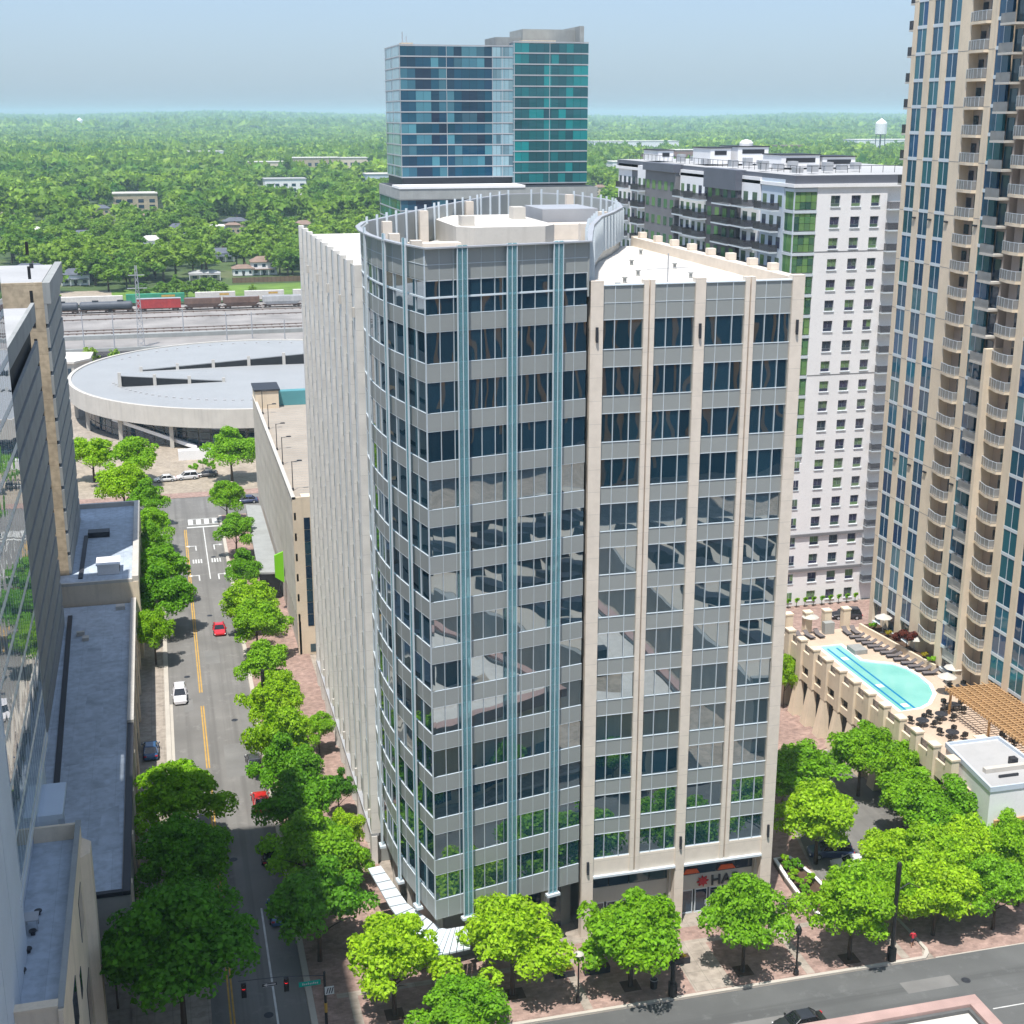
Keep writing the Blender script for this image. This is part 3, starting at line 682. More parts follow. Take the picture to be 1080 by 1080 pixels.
    for y in (194, 200, 206, 212, 218, 224): b.box(-5.42, y, 2, -5.36, y + 3.4, 5).box(-5.42, y, 6.6, -5.36, y + 3.4, 9.4)
    b.build('side_windows', 'gl_door', T, kind='stuff')
    T = thing('long_flat_roof_block', 'long low block with a stained blue-grey flat roof, along the left pavement', 'building', (-10, 150, 0))
    b = MB().box(-16.4, 112, 0, -6.0, 190.0, 8.7); b.build('wall', 'concrete', T)
    b = MB().box(-16.3, 112.3, 8.7, -6.7, 189.8, 8.75); b.build('roof', 'roof_old', T)
    b = MB().box(-6.6, 148, 8.7, -5.9, 190.1, 9.4); b.build('parapet', 'concrete_pale', T)
    b = MB().box(-6.6, 111.9, 8.7, -5.92, 147.9, 9.1).box(-16.4, 111.9, 8.7, -6.61, 112.4, 9.1); b.build('shaded_parapet', 'charcoal', T)  # charcoal paints the shade on the near stretch of the parapet
    b = MB().prism([(-14.9, 186), (-14.3, 186), (-13.0, 128), (-13.6, 128)], 8.76, 8.95); b.build('duct', 'charcoal', T)
    [MB().box(*q).build('roof_unit', 'concrete_pale', T) for q in ((-8.6, 187, 8.76, -7.4, 188.2, 9.3), (-12.6, 176, 8.76, -11.8, 177, 9.2), (-13.4, 178, 8.76, -12.4, 178.6, 9.3))]
    rp = rough_mat('roof_repair', (.42, .48, .55), .8, .3, .5, 1.5)
    for x, y, a, c in ((-11.5, 150, 2.2, 9), (-9.6, 161, 1.4, 2), (-12, 168, 2, 6), (-10.5, 133, 2.4, 2), (-8.8, 176, 1.6, 8), (-9.5, 143, 2, 3), (-9, 120, 2, 9), (-13, 139, 1.6, 4)): MB().prism([(x, y), (x + a, y + .4), (x + a * .9, y + c), (x + .2, y + c * .9)], 8.74, 8.762).build('roof_patch', rp, T)
    b = MB()
    for y in range(116, 188, 9): b.box(-5.99, y, .4, -5.93, y + 5.5, 3.4)
    b.build('side_windows', 'gl_door', T, kind='stuff')
    for y in range(114, 190, 9): MB().box(-5.99, y, 0, -5.8, y + .8, 8.6).build('pilaster', 'cream', T)
left_buildings()

# ------------------------------------------------------------------ parking garage right of the side street
def garage():
    T = thing('parking_garage', 'pale ribbed parking garage with a ramp roof, behind the office tower along the street', 'garage', (30, 225, 0))
    b = MB().box(16.6, 186.3, 0, 52, 261.7, 22.0); b.build('wall', 'concrete_pale', T)
    fl, L = frame((16.25, 262), (16.25, 186)); b = MB()
    for i in range(40): b.fb(fl, i * 1.92, i * 1.92 + .7, -.3, .12, 5.5, 23.2)
    for k in range(6): b.fb(fl, 0, L, -.3, -.02, 5.2 + k * 3, 6.3 + k * 3)
    b.fb(fl, 0, L, -.34, .2, 23.2, 23.5).fb(fl, 0, L, -.34, -.03, 0, 5.19); b.build('rib', 'concrete_pale', T)
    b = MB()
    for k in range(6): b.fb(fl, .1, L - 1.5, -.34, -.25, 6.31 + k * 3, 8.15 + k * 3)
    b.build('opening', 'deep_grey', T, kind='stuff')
    ff, Lf = frame((16.1, 186), (52, 186)); b = MB().fb(ff, 0, Lf, -.28, 0, 0, 23.5); b.build('end_wall', 'cream', T)
    b = MB()
    for k in range(9): b.fb(ff, 1.5, 2.35, 0.001, .04, 4.4 + k * 1.8, 6.1 + k * 1.8)
    b.build('stair_window', 'gl_door', T); MB().fb(ff, 1.7, 2.5, .001, .04, .4, 1.6).build('door_window', 'gl_door', T)
    b = MB().box(16.7, 186.5, 22.01, 52, 261.6, 22.1); b.build('roof', 'garage_deck', T)
    b = MB()
    for i in range(44): b.box(17.6, 192 + i * 1.55, 22.1, 34, 192.12 + i * 1.55, 22.11)
    b.build('ramp_lines', 'concrete_grey', T)
    MB().box(16.2, 255, 22, 20.5, 262, 25.4).build('stair_head', 'cream', T); MB().box(17.5, 187, 22.11, 22, 189, 23.2).build('stair_head', 'cream', T)
    MB().box(16.0, 254.8, 25.4, 20.8, 262.2, 25.7).build('stair_roof', 'charcoal', T)
    MB().box(20.6, 257, 22.12, 44, 259, 24.8).build('ramp_screen', rough_mat('teal_screen', (.1, .3, .33), .6, .1), T)
    b = MB().prism([(12.5, 211.4), (15.9, 210.6), (15.9, 251), (13.2, 252.4)], 4.3, 4.6, 0); 
    for y in (212, 222, 232, 242, 251): b.box(13.2, y, .1, 13.5, y + .3, 4.29)
    b.build('canopy', 'concrete_grey', T)
    MB().box(12.6, 211, .1, 15.8, 211.15, 4.29).build('canopy_end', 'dark', T)
    b = MB().prism([(14.6, 204.4), (15.95, 204.2), (15.95, 204.6), (14.6, 204.8)], [5.9, 5.0, 5.0, 5.9], [9.4, 10.0, 10.0, 9.4]); b.build('blade_sign', 'lime', T)
    return T
garage()
def roof_lamp(x, y, z, i, far):
    o = thing('roof_lamp', '%s lamp mast from the street corner end on the garage roof' % ORD[i], 'lamp', (x, y, z), 'lamp masts on the garage roof')
    MB().lathe([(.16, z), (.16, z + .4), (.07, z + .41), (.06, z + 4.4)], 8, 0, (x, y)).build('pole', 'charcoal', o)
    b = MB().tube([(x, y, z + 4.3), (x + 1.1, y, z + 4.45)], .05, 6); b.hexa([(x + .7, y - .18, z + 4.38), (x + 1.5, y - .18, z + 4.38), (x + 1.5, y + .18, z + 4.38), (x + .7, y + .18, z + 4.38), (x + .8, y - .12, z + 4.55), (x + 1.4, y - .12, z + 4.55), (x + 1.4, y + .12, z + 4.55), (x + .8, y + .12, z + 4.55)])
    b.build('lamp_head', 'charcoal', o)
for i, (x, y) in enumerate(((17.1, 195), (17.1, 211), (17.1, 221), (17.1, 237), (17.1, 250))): roof_lamp(x, y, 22.1, i, 0)

# ------------------------------------------------------------------ arena with the white ring roof
def arena():
    T = thing('arena', 'low round arena with a pale slotted roof, at the far end of the street', 'arena', (15, 360, 0))
    cx, cy, rx, ry = 24, 366, 47, 51; E = lambda k, t: (cx + rx * k * math.cos(t), cy + ry * k * math.sin(t))
    N = 96; tt = [2 * math.pi * i / N for i in range(N)]
    b = MB(); b.prism([E(.93, t) for t in tt], 0, 8.2); b.build('wall', 'concrete_pale', T)
    z = lambda k: 9.7 + (1 - k) * .5
    b = MB()
    ks = (1.0, .9, .78, .77, .70, .69, .57, .56, .49, .48, .3, .0001)
    for a, c in zip(ks[:-1], ks[1:]):
        for i in range(N):
            t0, t1 = tt[i], tt[(i + 1) % N]
            b.poly([(*E(a, t0), z(a)), (*E(a, t1), z(a)), (*E(c, t1), z(c)), (*E(c, t0), z(c))])
    rs = rough_mat('pale_roof_sheet', (.33, .34, .345), .6, .06, .1, 1.)
    b.build('roof', rs, T)
    # two raised roof shells whose open front edge tapers to nothing
    for x0, x1, y0, y1, h0, h1 in ((-11, 15, 350, 366, 2.5, .1), (-6, 60, 371, 398, .1, 4.0)):
        p = MB().hexa([(x0, y0, 9.3), (x1, y0, 9.3), (x1, y1, 9.3), (x0, y1, 9.3), (x0, y0, 10.2 + h0), (x1, y0, 10.2 + h1), (x1, y1, 10.3), (x0, y1, 10.3)]).build('roof_shell', rs, T)
        m = MB().hexa([(x0 + .6, y0 - .06, 9.9), (x1 - .4, y0 - .06, 9.9), (x1 - .4, y0 - .01, 9.9), (x0 + .6, y0 - .01, 9.9), (x0 + .6, y0 - .06, 10.0 + h0), (x1 - .4, y0 - .06, 10.0 + h1), (x1 - .4, y0 - .01, 10.0 + h1), (x0 + .6, y0 - .01, 10.0 + h0)]); m.build('slot', 'dark', p)
        n = int((x1 - x0) / 8.5)
        for i in range(n + 1): x = x0 + (x1 - x0 - .8) * i / n; MB().box(x, y0 - .5, 9.5, x + .8, y0 - .07, 11.0 + h0 + (h1 - h0) * i / n).build('roof_post', 'concrete_pale', p)
    b = MB()
    for k, a0, a1 in ((.8, 195, 280), (.9, 30, 150)):
        for j in range(26):
            a = R_(a0 + (a1 - a0) * j / 26); p = E(k, a); b.box(p[0] - .3, p[1] - .3, z(k) - .02, p[0] + .3, p[1] + .3, z(k) + .25)
    b.build('skylight', 'roof_grey', T, kind='stuff')
    b = MB().wall([E(1.0, t) for t in tt][::-1], 5.5, 9.95, -.9, closed=True); b.build('fascia', 'concrete_pale', T)
    b = MB()
    for i in range(0, N, 1):
        if 48 < i < 92: p = E(1.003, (tt[i])); q = E(1.003, tt[i] + .045); b.wall([p, q], 9.2, 9.5, .05)
    b.build('fascia_slots', 'mid_grey_wall', T)
    b = MB()
    for i in range(44, 92):
        t0, t1 = tt[i] + .004, tt[(i + 1) % N] - .004
        for zz in (.4, 2.1, 3.8): b.wall([E(.945, t0), E(.945, t1)], zz, zz + 1.5, .05)
    b.build('glazing', 'gl_door', T, kind='stuff')
    for i in range(44, 92, 5): p = E(.985, tt[i]); MB().box(p[0] - .45, p[1] - .45, 0, p[0] + .45, p[1] + .45, 5.59).build('column', 'concrete_pale', T)
    p0, p1 = E(.99, R_(218)), E(1.0, R_(248)); b = MB()
    b.hexa([(p0[0], p0[1], 4.6), (p1[0], p1[1], .1), (p1[0], p1[1] + 2, .1), (p0[0], p0[1] + 2, 4.6), (p0[0], p0[1], 5.5), (p1[0], p1[1], .9), (p1[0], p1[1] + 2, .9), (p0[0], p0[1] + 2, 5.5)])
    b.box(2, 309.5, 0, 13, 311.5, 2.2); b.build('entrance_ramp', 'white_wall', T)
    for x in (10, 14, 18): MB().box(x, 315.2, 0, x + 2.6, 316.2, 3.2).build('entrance', 'gl_door', T)
    o = thing('utility_building', 'small white curved utility building beside the arena ring', 'building', (-26, 425, 0))
    b = MB().prism([(-31, 416), (-25, 414), (-21, 419), (-20.5, 430), (-31, 432)], 0, 5.5); b.build('wall', 'concrete_pale', o)
    b = MB().prism([(-31.4, 415.4), (-24.8, 413.4), (-20.5, 418.7), (-20, 430.4), (-31.4, 432.6)], 5.5, 6.1); b.build('roof', 'roof_white', o)
    b = MB()
    for i in range(3): b.box(-30 + i * 1.6, 415.15 - i * .5, .5, -29 + i * 1.6, 415.3 - i * .5, 4)
    b.box(-23.6, 415.6, .4, -23, 415.9, 3.5).build('window', 'gl_door', o)
arena()

# ------------------------------------------------------------------ far blue glass tower
def blue_tower():
    T = thing('blue_glass_tower', 'tall blue-green glass tower with two wings, standing behind the office tower', 'tower', (100, 425, 0))
    b = MB().box(73.8, 420.4, 54, 107.7, 446, 94.1).box(107.8, 418.4, 54, 130.8, 446, 95.0).box(71, 408.4, 0, 130.6, 446, 54.0); b.build('wall', 'charcoal', T)
    P = 3.15
    def curtain(fr_, L_, z0, n, mat, w=2.3, gap=.45):
        for k in range(n):
            b = MB(); m = max(1, round(L_ / w))
            for j in range(m): b.fb(fr_, j * L_ / m + .03, (j + 1) * L_ / m - .03, -.3, 0, z0 + k * P + gap, z0 + (k + 1) * P)
            b.build('glass_storey', mat, T)
        b = MB()
        for k in range(n + 1): b.fb(fr_, 0, L_, -.3, .1, z0 + k * P + .1, z0 + k * P + gap)
        for j in (0, int(L_ / 2)): b.fb(fr_, j, j + .14, -.3, .06, z0, z0 + n * P)
        b.build('floor_edge', 'grey_metal', T)
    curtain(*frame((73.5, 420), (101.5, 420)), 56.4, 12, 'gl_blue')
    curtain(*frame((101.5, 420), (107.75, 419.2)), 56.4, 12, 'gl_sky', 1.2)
    curtain(*frame((107.8, 418), (131, 418)), 54.4, 13, 'gl_teal')
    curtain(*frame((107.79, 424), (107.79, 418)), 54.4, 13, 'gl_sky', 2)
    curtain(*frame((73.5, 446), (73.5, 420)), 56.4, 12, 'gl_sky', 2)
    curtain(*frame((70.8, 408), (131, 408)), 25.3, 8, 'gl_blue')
    curtain(*frame((70.8, 446), (70.8, 408)), 25.3, 8, 'gl_teal', 2)
    b = MB().box(70.5, 407.5, 50.9, 131.2, 445, 53.9, 0); b.build('podium_band', 'concrete_grey', T)
    b = MB().box(70.4, 407.3, 53.9, 108.5, 419.9, 54.6); b.build('podium_roof', 'white_wall', T)
    b = MB().box(112, 424, 95, 129.5, 440, 99.6).box(104, 426, 95, 112, 440, 97.3).box(128.5, 419, 95, 129.8, 440, 100.4); b.build('plant_room', 'concrete_grey', T)
    b = MB().box(110.5, 419, 95.01, 121, 423, 96.2).box(74.5, 422, 94.2, 78, 426, 95.2); b.build('roof_unit', 'cream', T)
    b = MB().tube([(75, 423, 94), (75, 423, 98.2)], .15).tube([(76.2, 423, 94), (76.2, 423, 97)], .12); b.build('antenna', 'grey_metal', T)
blue_tower()

# ------------------------------------------------------------------ white apartment block
def white_block():
    T = thing('white_apartment_block', 'white and dark grey apartment block with green-glazed corner, behind the office tower', 'apartment building', (100, 200, 0))
    Y0 = 187.5; P = 3.05
    b = MB().box(90.7, Y0 + .4, 0, 125, 268, 64.5); b.build('wall', 'white_wall', T)
    fr, L = frame((90.3, Y0), (112, Y0)); zc = [62.5 - P * k for k in range(21)]
    # front wall with real window openings: strips between the windows
    cols = [(5.8, 7.3), (9.1, 10.6), (12.3, 13.7)]; b = MB()
    xs = [3.6] + [v for c in cols for v in c] + [14.9]
    for i in range(0, len(xs), 2): b.fb(fr, xs[i], xs[i + 1], -.4, 0, 0, 64.5)
    for a, c in cols:
        top = 64.5
        for z in zc:
            b.fb(fr, a, c, -.4, 0, z + .8, top); top = z - .8
        b.fb(fr, a, c, -.4, 0, 0, top)
    b.fb(fr, 0, 3.59, -.4, .02, 0, 23.2); b.build('front_wall', 'white_wall', T)
    for r, z in enumerate(zc):
        cs = cols + ([(2.2, 3.3)] if r >= 13 else [])
        for a, c in cs:
            dd = (-.22, -.16) if (a, c) in cols else (.03, .06)
            w_ = MB().fb(fr, a + .06, (a + c) / 2 - .03, *dd, z - .28, z + .74).fb(fr, (a + c) / 2 + .03, c - .06, *dd, z - .28, z + .74).fb(fr, a + .06, c - .06, *dd, z - .74, z - .36).build('window', 'gl_white_apt', T)
            MB().fb(fr, a, c, dd[0] - .08, dd[0] - .002, z - .8, z + .8).fb(fr, a - .08, c + .08, max(.001, dd[0]), .12, z - .92, z - .82).build('frame', 'white_metal', w_)
    for z in (55.2, 36.8): MB().fb(fr, 3.6, 14.9, .001, .04, z, z + .1).build('string_course', 'mid_grey_wall', T)
    for z in (11.4, 5.7): MB().fb(fr, 0, 14.9, .07, .3, z, z + .45).build('string_course', 'mid_grey_wall', T)
    fl, LL = frame((90.3, 267), (90.3, Y0))
    for k in range(13):                                  # green-glazed corner
        z = 63.9 - P * k
        w_ = MB()
        for j in range(4): w_.fb(fr, .1 + j * .87, .9 + j * .87, -.3, -.02, z - 2.5, z - 1.5).fb(fr, .1 + j * .87, .9 + j * .87, -.3, -.02, z - 1.45, z - .5).fb(fr, .1 + j * .87, .9 + j * .87, -.3, -.02, z - .45, z - .05)
        for j in range(3): w_.fb(fl, LL - 3.0 + j * 1., LL - 2.1 + j * 1., -.3, -.02, z - 2.5, z - .05)
        w_.build('corner_window', 'gl_green', T)
    b = MB()
    for k in range(14): z = 63.9 - P * k; b.fb(fr, -.02, 3.6, -.3, .08, z - .02, z + .5 if k == 0 else z + .4).fb(fl, LL - 3.2, LL + .02, -.3, .08, z - .02, z + .4)
    b.fb(fr, 0, .09, -.3, .05, 24, 64).fb(fl, LL - 3.2, LL - 3.0, -.3, .05, 24, 64); b.build('corner_mullion', 'white_metal', T)
    # set-back balconies between this block and the condo tower
    b = MB().box(105.2, Y0 + 2.2, 0, 118, Y0 + 2.5, 64.4); b.build('recess_wall', 'mid_grey_wall', T)
    for k in range(20):
        z = 61.3 - P * k
        o = MB().box(105.25, Y0 - .9, z - .2, 109.8, Y0 + 2.2, z).build('balcony', 'white_metal', T)
        MB().box(105.25, Y0 - .9, z + .02, 109.8, Y0 - .86, z + 1.05).box(105.25, Y0 - .85, z + .02, 105.29, Y0 + 2, z + 1.05).build('railing', 'rail_dark', o)
        MB().box(106.4, Y0 + 2.1, z + .05, 108.4, Y0 + 2.19, z + 2.3).build('balcony_door', 'gl_door', o)
    # long side facing the street: bays of white, dark grey and balconies
    segs = [(0, 8, 'white_wall', .0), (8, 13, 'gl', 0), (13, 18, 'white_wall', .6), (18.5, 34, 'mid_grey_wall', 1.0), (34.5, 48, 'white_wall', .3), (48.2, 61, 'dark_grey_wall', .9), (61.2, 68, 'white_wall', .3), (68.2, 76.2, 'blue_white', .1)]
    sw = {'gl_green': MB(), 'gl_white_apt': MB()}
    for s0, s1, mt, d in segs:
        if mt == 'gl': mt = 'mid_grey_wall'
        MB().fb(fl, s0, s1, -.38, d, 30, 65.5 if mt != 'dark_grey_wall' else 66).build('bay', mt, T)
        if mt in ('dark_grey_wall', 'mid_grey_wall') and d: MB().fb(fl, s0 - .3, s1 + .2, -.37, d + .5, 63.2 if mt == 'dark_grey_wall' else 64.9, 66.3).build('bay_head', 'slate', T)
        for k in range(7):
            z = 62.5 - P * k; w_ = sw['gl_green' if mt == 'dark_grey_wall' or d == 1. else 'gl_white_apt']; n = max(2, int((s1 - s0) / 2.6))
            for j in range(n):
                a = s0 + (s1 - s0) * (j + .25) / n; w_.fb(fl, a, a + (s1 - s0) / n * .5, d + .01, d + .05, z - .95 if d < .8 else z - .8, z + .7)
    for mt, w_ in sw.items(): w_.build('side_windows', mt, T, kind='stuff')
    for k in range(7):
        z = 61.1 - P * k
        for s0, s1, dp in ((13.5, 18.2, 2.2), (34.6, 40.5, 1.8), (41.5, 48.6, 2.4), (55, 61.8, 2.8), (62.2, 67.6, 2.4), (69.5, 75.9, 1.9), (3, 8, 1.6)):
            d0 = .95 if 48 < s0 < 61 else .65
            o = MB().fb(fl, s0, s1, d0, dp, z - .22, z).build('balcony', 'white_metal', T)
            MB().fb(fl, s0, s1, dp - .05, dp - .01, z + .01, z + 1.05).fb(fl, s0, s0 + .04, d0, dp - .06, z + .01, z + 1.05).fb(fl, s1 - .04, s1, d0, dp - .06, z + .01, z + 1.05).build('railing', 'rail_dark', o)
    b = MB().prism([(90.0, 187.2), (125, 187.2), (125, 268), (90.0, 268)], 64.51, 65.0); b.prism([(90.3, 187.5), (125, 187.5), (125, 268), (90.3, 268)], 65.0, 66.2, 1, 2)
    b.build('roof', ['white_wall', 'slate', 'roof_grey'], T)
    for (x0, x1, y0, y1, h) in ((93.6, 97.4, 228, 236, 69.1), (98.7, 104.4, 228, 236, 69.3), (98, 104.7, 209, 216, 68.4), (105.2, 111, 209, 216, 68.1), (91.5, 94.5, 248, 256, 68.3)):
        o = MB().prism([(x0, y0), (x1, y0), (x1, y1), (x0, y1)], 66.5, h, 0, 1).build('roof_house', ['white_wall', 'roof_white'], T)
        MB().box(x0 + .8, y0 - .05, h - 1.1, x1 - .8, y0 - .01, h - .4).box(x0 - .15, y0 - .15, h, x1 + .15, y1 + .15, h + .15).build('louvre', 'charcoal', o)
    MB().lathe([(1.2, 69.3), (1.2, 69.9), (.9, 70.3), (.2, 70.5)], 12, 0, (101.5, 231)).build('roof_vent', 'white_wall', T)
    for i in range(26): MB().box(91 + (i * 3.7) % 18, 189 + i * 2.6, 66.51, 92.2 + (i * 3.7) % 18, 190.5 + i * 2.6, 67.3 + (i % 3) * .25).build('roof_plant', 'grey_metal', T)
    b = MB()
    for i in range(36): b.box(90.6, 188 + i * 2.1, 66.5, 90.66, 188.06 + i * 2.1, 67.5)
    b.box(90.6, 188, 67.5, 90.68, 264, 67.56)
    for i in range(10): b.box(91 + i * 1.9, 187.8, 66.5, 91.06 + i * 1.9, 187.86, 67.5)
    b.box(90.7, 187.8, 67.45, 110, 187.87, 67.52); b.build('roof_railing', 'charcoal', T)
    MB().fb(fr, 15.5, 21, -2, -1.7, 0, 3.8).build('entrance', 'gl_door', T)
white_block()

# ------------------------------------------------------------------ beige condo tower on the right
def condo():
    T = thing('condo_tower', 'tall beige condo tower with blue windows and stacked balconies, at the right edge', 'apartment tower', (100, 135, 0))
    fr, L = frame((91, 158.8), (91, 100)); P = 3.05; z0 = 8.35; NF = 31
    zl = [z0 + P * j for j in range(NF + 1)]; top = zl[-1]
    b = MB().box(93.2, 100, 0, 116, 158.6, top, 0); b.build('wall', 'cream', T)
    piers = [(0, .9), (3.15, 4.45), (6.7, 8.0), (10.35, 12.7), (16.5, 17.75), (22.3, 22.9), (26.7, 28.1), (30.8, 32.0), (34.6, 36), (40, 41.3), (44, 45.3), (52, 58.8)]
    wins = [(.9, 3.15), (4.45, 6.7), (8.0, 10.35), (17.75, 20.3), (28.1, 30.8), (32, 34.6), (41.3, 44)]
    recs = [(12.7, 16.5), (22.9, 26.7), (36, 40)]
    for a, c in piers:
        b = MB(); d = .1 if (a, c) != (22.3, 22.9) else 1.0
        b.fb(fr, a, c, -2.2, d, 0, top if a != 22.3 else z0 + P * 13.4)
        b.build('pier', 'cream', T)
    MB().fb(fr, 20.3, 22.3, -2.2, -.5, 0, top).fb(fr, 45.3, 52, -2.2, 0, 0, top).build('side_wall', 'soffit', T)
    allw = [(j, a, c) for j in range(1, NF) for a, c in wins]
    allw.sort(key=lambda t: (t[0] < 2, -min(abs(t[0] - 14), 99)))
    big = set(map(tuple, sorted([t for t in allw if t[1] < 31], key=lambda t: (t[0] > 27, -t[1] * 0, t[0]))[:100]))
    rest = MB()
    for j, a, c in allw:
        b = MB() if (j, a, c) in big else rest
        m = (a + c) / 2; zb, zt = zl[j] + .3, zl[j + 1] - .12
        b.fb(fr, a + .04, m - .04, -.35, .0, zb, zt).fb(fr, m + .04, c - .04, -.35, .0, zb, zt)
        if b is not rest: b.build('window', 'gl_tower', T)
    rest.build('window', 'gl_tower', T, kind='stuff')
    b = MB()
    for j in range(NF + 1):
        for a, c in wins: b.fb(fr, a + .001, c - .001, -.4, .05, zl[j] - .1, zl[j] + .29)
    for a, c in wins: b.fb(fr, (a + c) / 2 - .045, (a + c) / 2 + .045, -.3, .02, z0 + P, top)
    b.build('floor_band', 'white_metal', T)
    b = MB()
    for j in range(2, NF, 2):
        for a, c in piers[:5]: b.fb(fr, a, c, .1, .11, zl[j] - .02, zl[j] + .03)
    b.build('pier_joints', 'mid_grey_wall', T, kind='stuff')
    # ground floor glazing under the window bays
    for a, c in wins: MB().fb(fr, a + .1, c - .1, -.6, -.3, 8.1, zl[1] - .15).build('shop_window', 'gl_door', T)
    # recessed balconies
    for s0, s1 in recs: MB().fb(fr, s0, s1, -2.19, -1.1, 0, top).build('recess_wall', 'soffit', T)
    def balcony(j, s0, s1, bow, kind):
        z = zl[j]; (px, py), (ux, uy), (nx, ny) = fr
        q = lambda s, d: (px + ux * s + nx * d, py + uy * s + ny * d)
        pts = [q(s0, -1.09), q(s0, .25), q(s0 + (s1 - s0) * .55, .25 + bow), q(s1 - .2, .25 + bow * .85), q(s1, .12), q(s1, -1.09)]
        o = MB().prism(pts, z - .3, z).build('balcony', 'cream', T)
        e = pts[1:5]; MB().wall(e, z + .05, z + 1.02, -.03).build('railing', 'rail_glass', o)
        t = MB()
        for i in range(3):
            a, c = Vector(e[i]), Vector(e[i + 1]); n = max(1, int((c - a).length / .7))
            for k in range(n): p = a + (c - a) * k / n; t.box(p.x - .015, p.y - .015, z, p.x + .015, p.y + .015, z + 1.05)
        t.wall(e, z + 1.05, z + 1.1, -.05); t.build('rail_frame', 'white_metal', o)
        d = MB()
        if kind == 0: d.fb(fr, s0 + .3, s0 + 1.2, -1.08, -1.0, z + 1., z + 2.1).fb(fr, s0 + 1.9, s0 + 2.7, -1.08, -1.0, z + .05, z + 2.5).fb(fr, s0 + 2.75, s0 + 3.6, -1.08, -1.0, z + .05, z + 2.5)
        else: d.fb(fr, s0 + 1.7, s0 + 2.6, -1.08, -1.0, z + .05, z + 2.5).fb(fr, s0 + 2.65, s1 - .1, -1.08, -1.0, z + .05, z + 2.5)
        d.build('balcony_door', 'gl_door', o)
        return o
    r2 = random.Random(4)
    for j in range(1, NF):
        balcony(j, 12.7, 16.5, .42, 0 if j > 14 else 1); balcony(j, 22.9, 26.7, .5, 1)
        if 6 < j < 28: balcony(j, 36, 40, .8, 1)
        # small shallow balcony beside the post
        z = zl[j] - .5
        if j < 27:
            o = MB().fb(fr, 19.6, 22.29, -.49, .95, z - .25, z).build('balcony', 'concrete_pale', T)
            MB().fb(fr, 19.6, 22.28, .88, .92, z + .03, z + 1.0).fb(fr, 19.6, 19.64, .12, .87, z + .03, z + 1.0).build('railing', 'rail_glass', o)
            MB().fb(fr, 20.5, 21.9, -.49, -.42, z + .05, z + 2.4).build('balcony_door', 'gl_door', o)
    for j in range(4, NF, 1):                           # far side, seen against the sky
        z = zl[j]
        if z > 60 or j % 1 == 0 and z > 22:
            if z > 66:
                o = MB().box(91.6, 158.61, z - .2, 94.6, 161, z).build('balcony', 'concrete_pale', T)
                MB().box(91.6, 160.95, z + .02, 94.6, 160.99, z + 1.05).box(91.6, 158.7, z + .02, 91.64, 160.9, z + 1.05).build('railing', 'rail_dark', o)
    b = MB()
    for j in (8, 18, 28):
        for a in (3.3, 6.9, 10.6, 16.7): b.fb(fr, a + .1, a + .75, .111, .3, zl[j] - .9, zl[j] - .7)
    b.build('wall_lamp', 'charcoal', T)
condo()

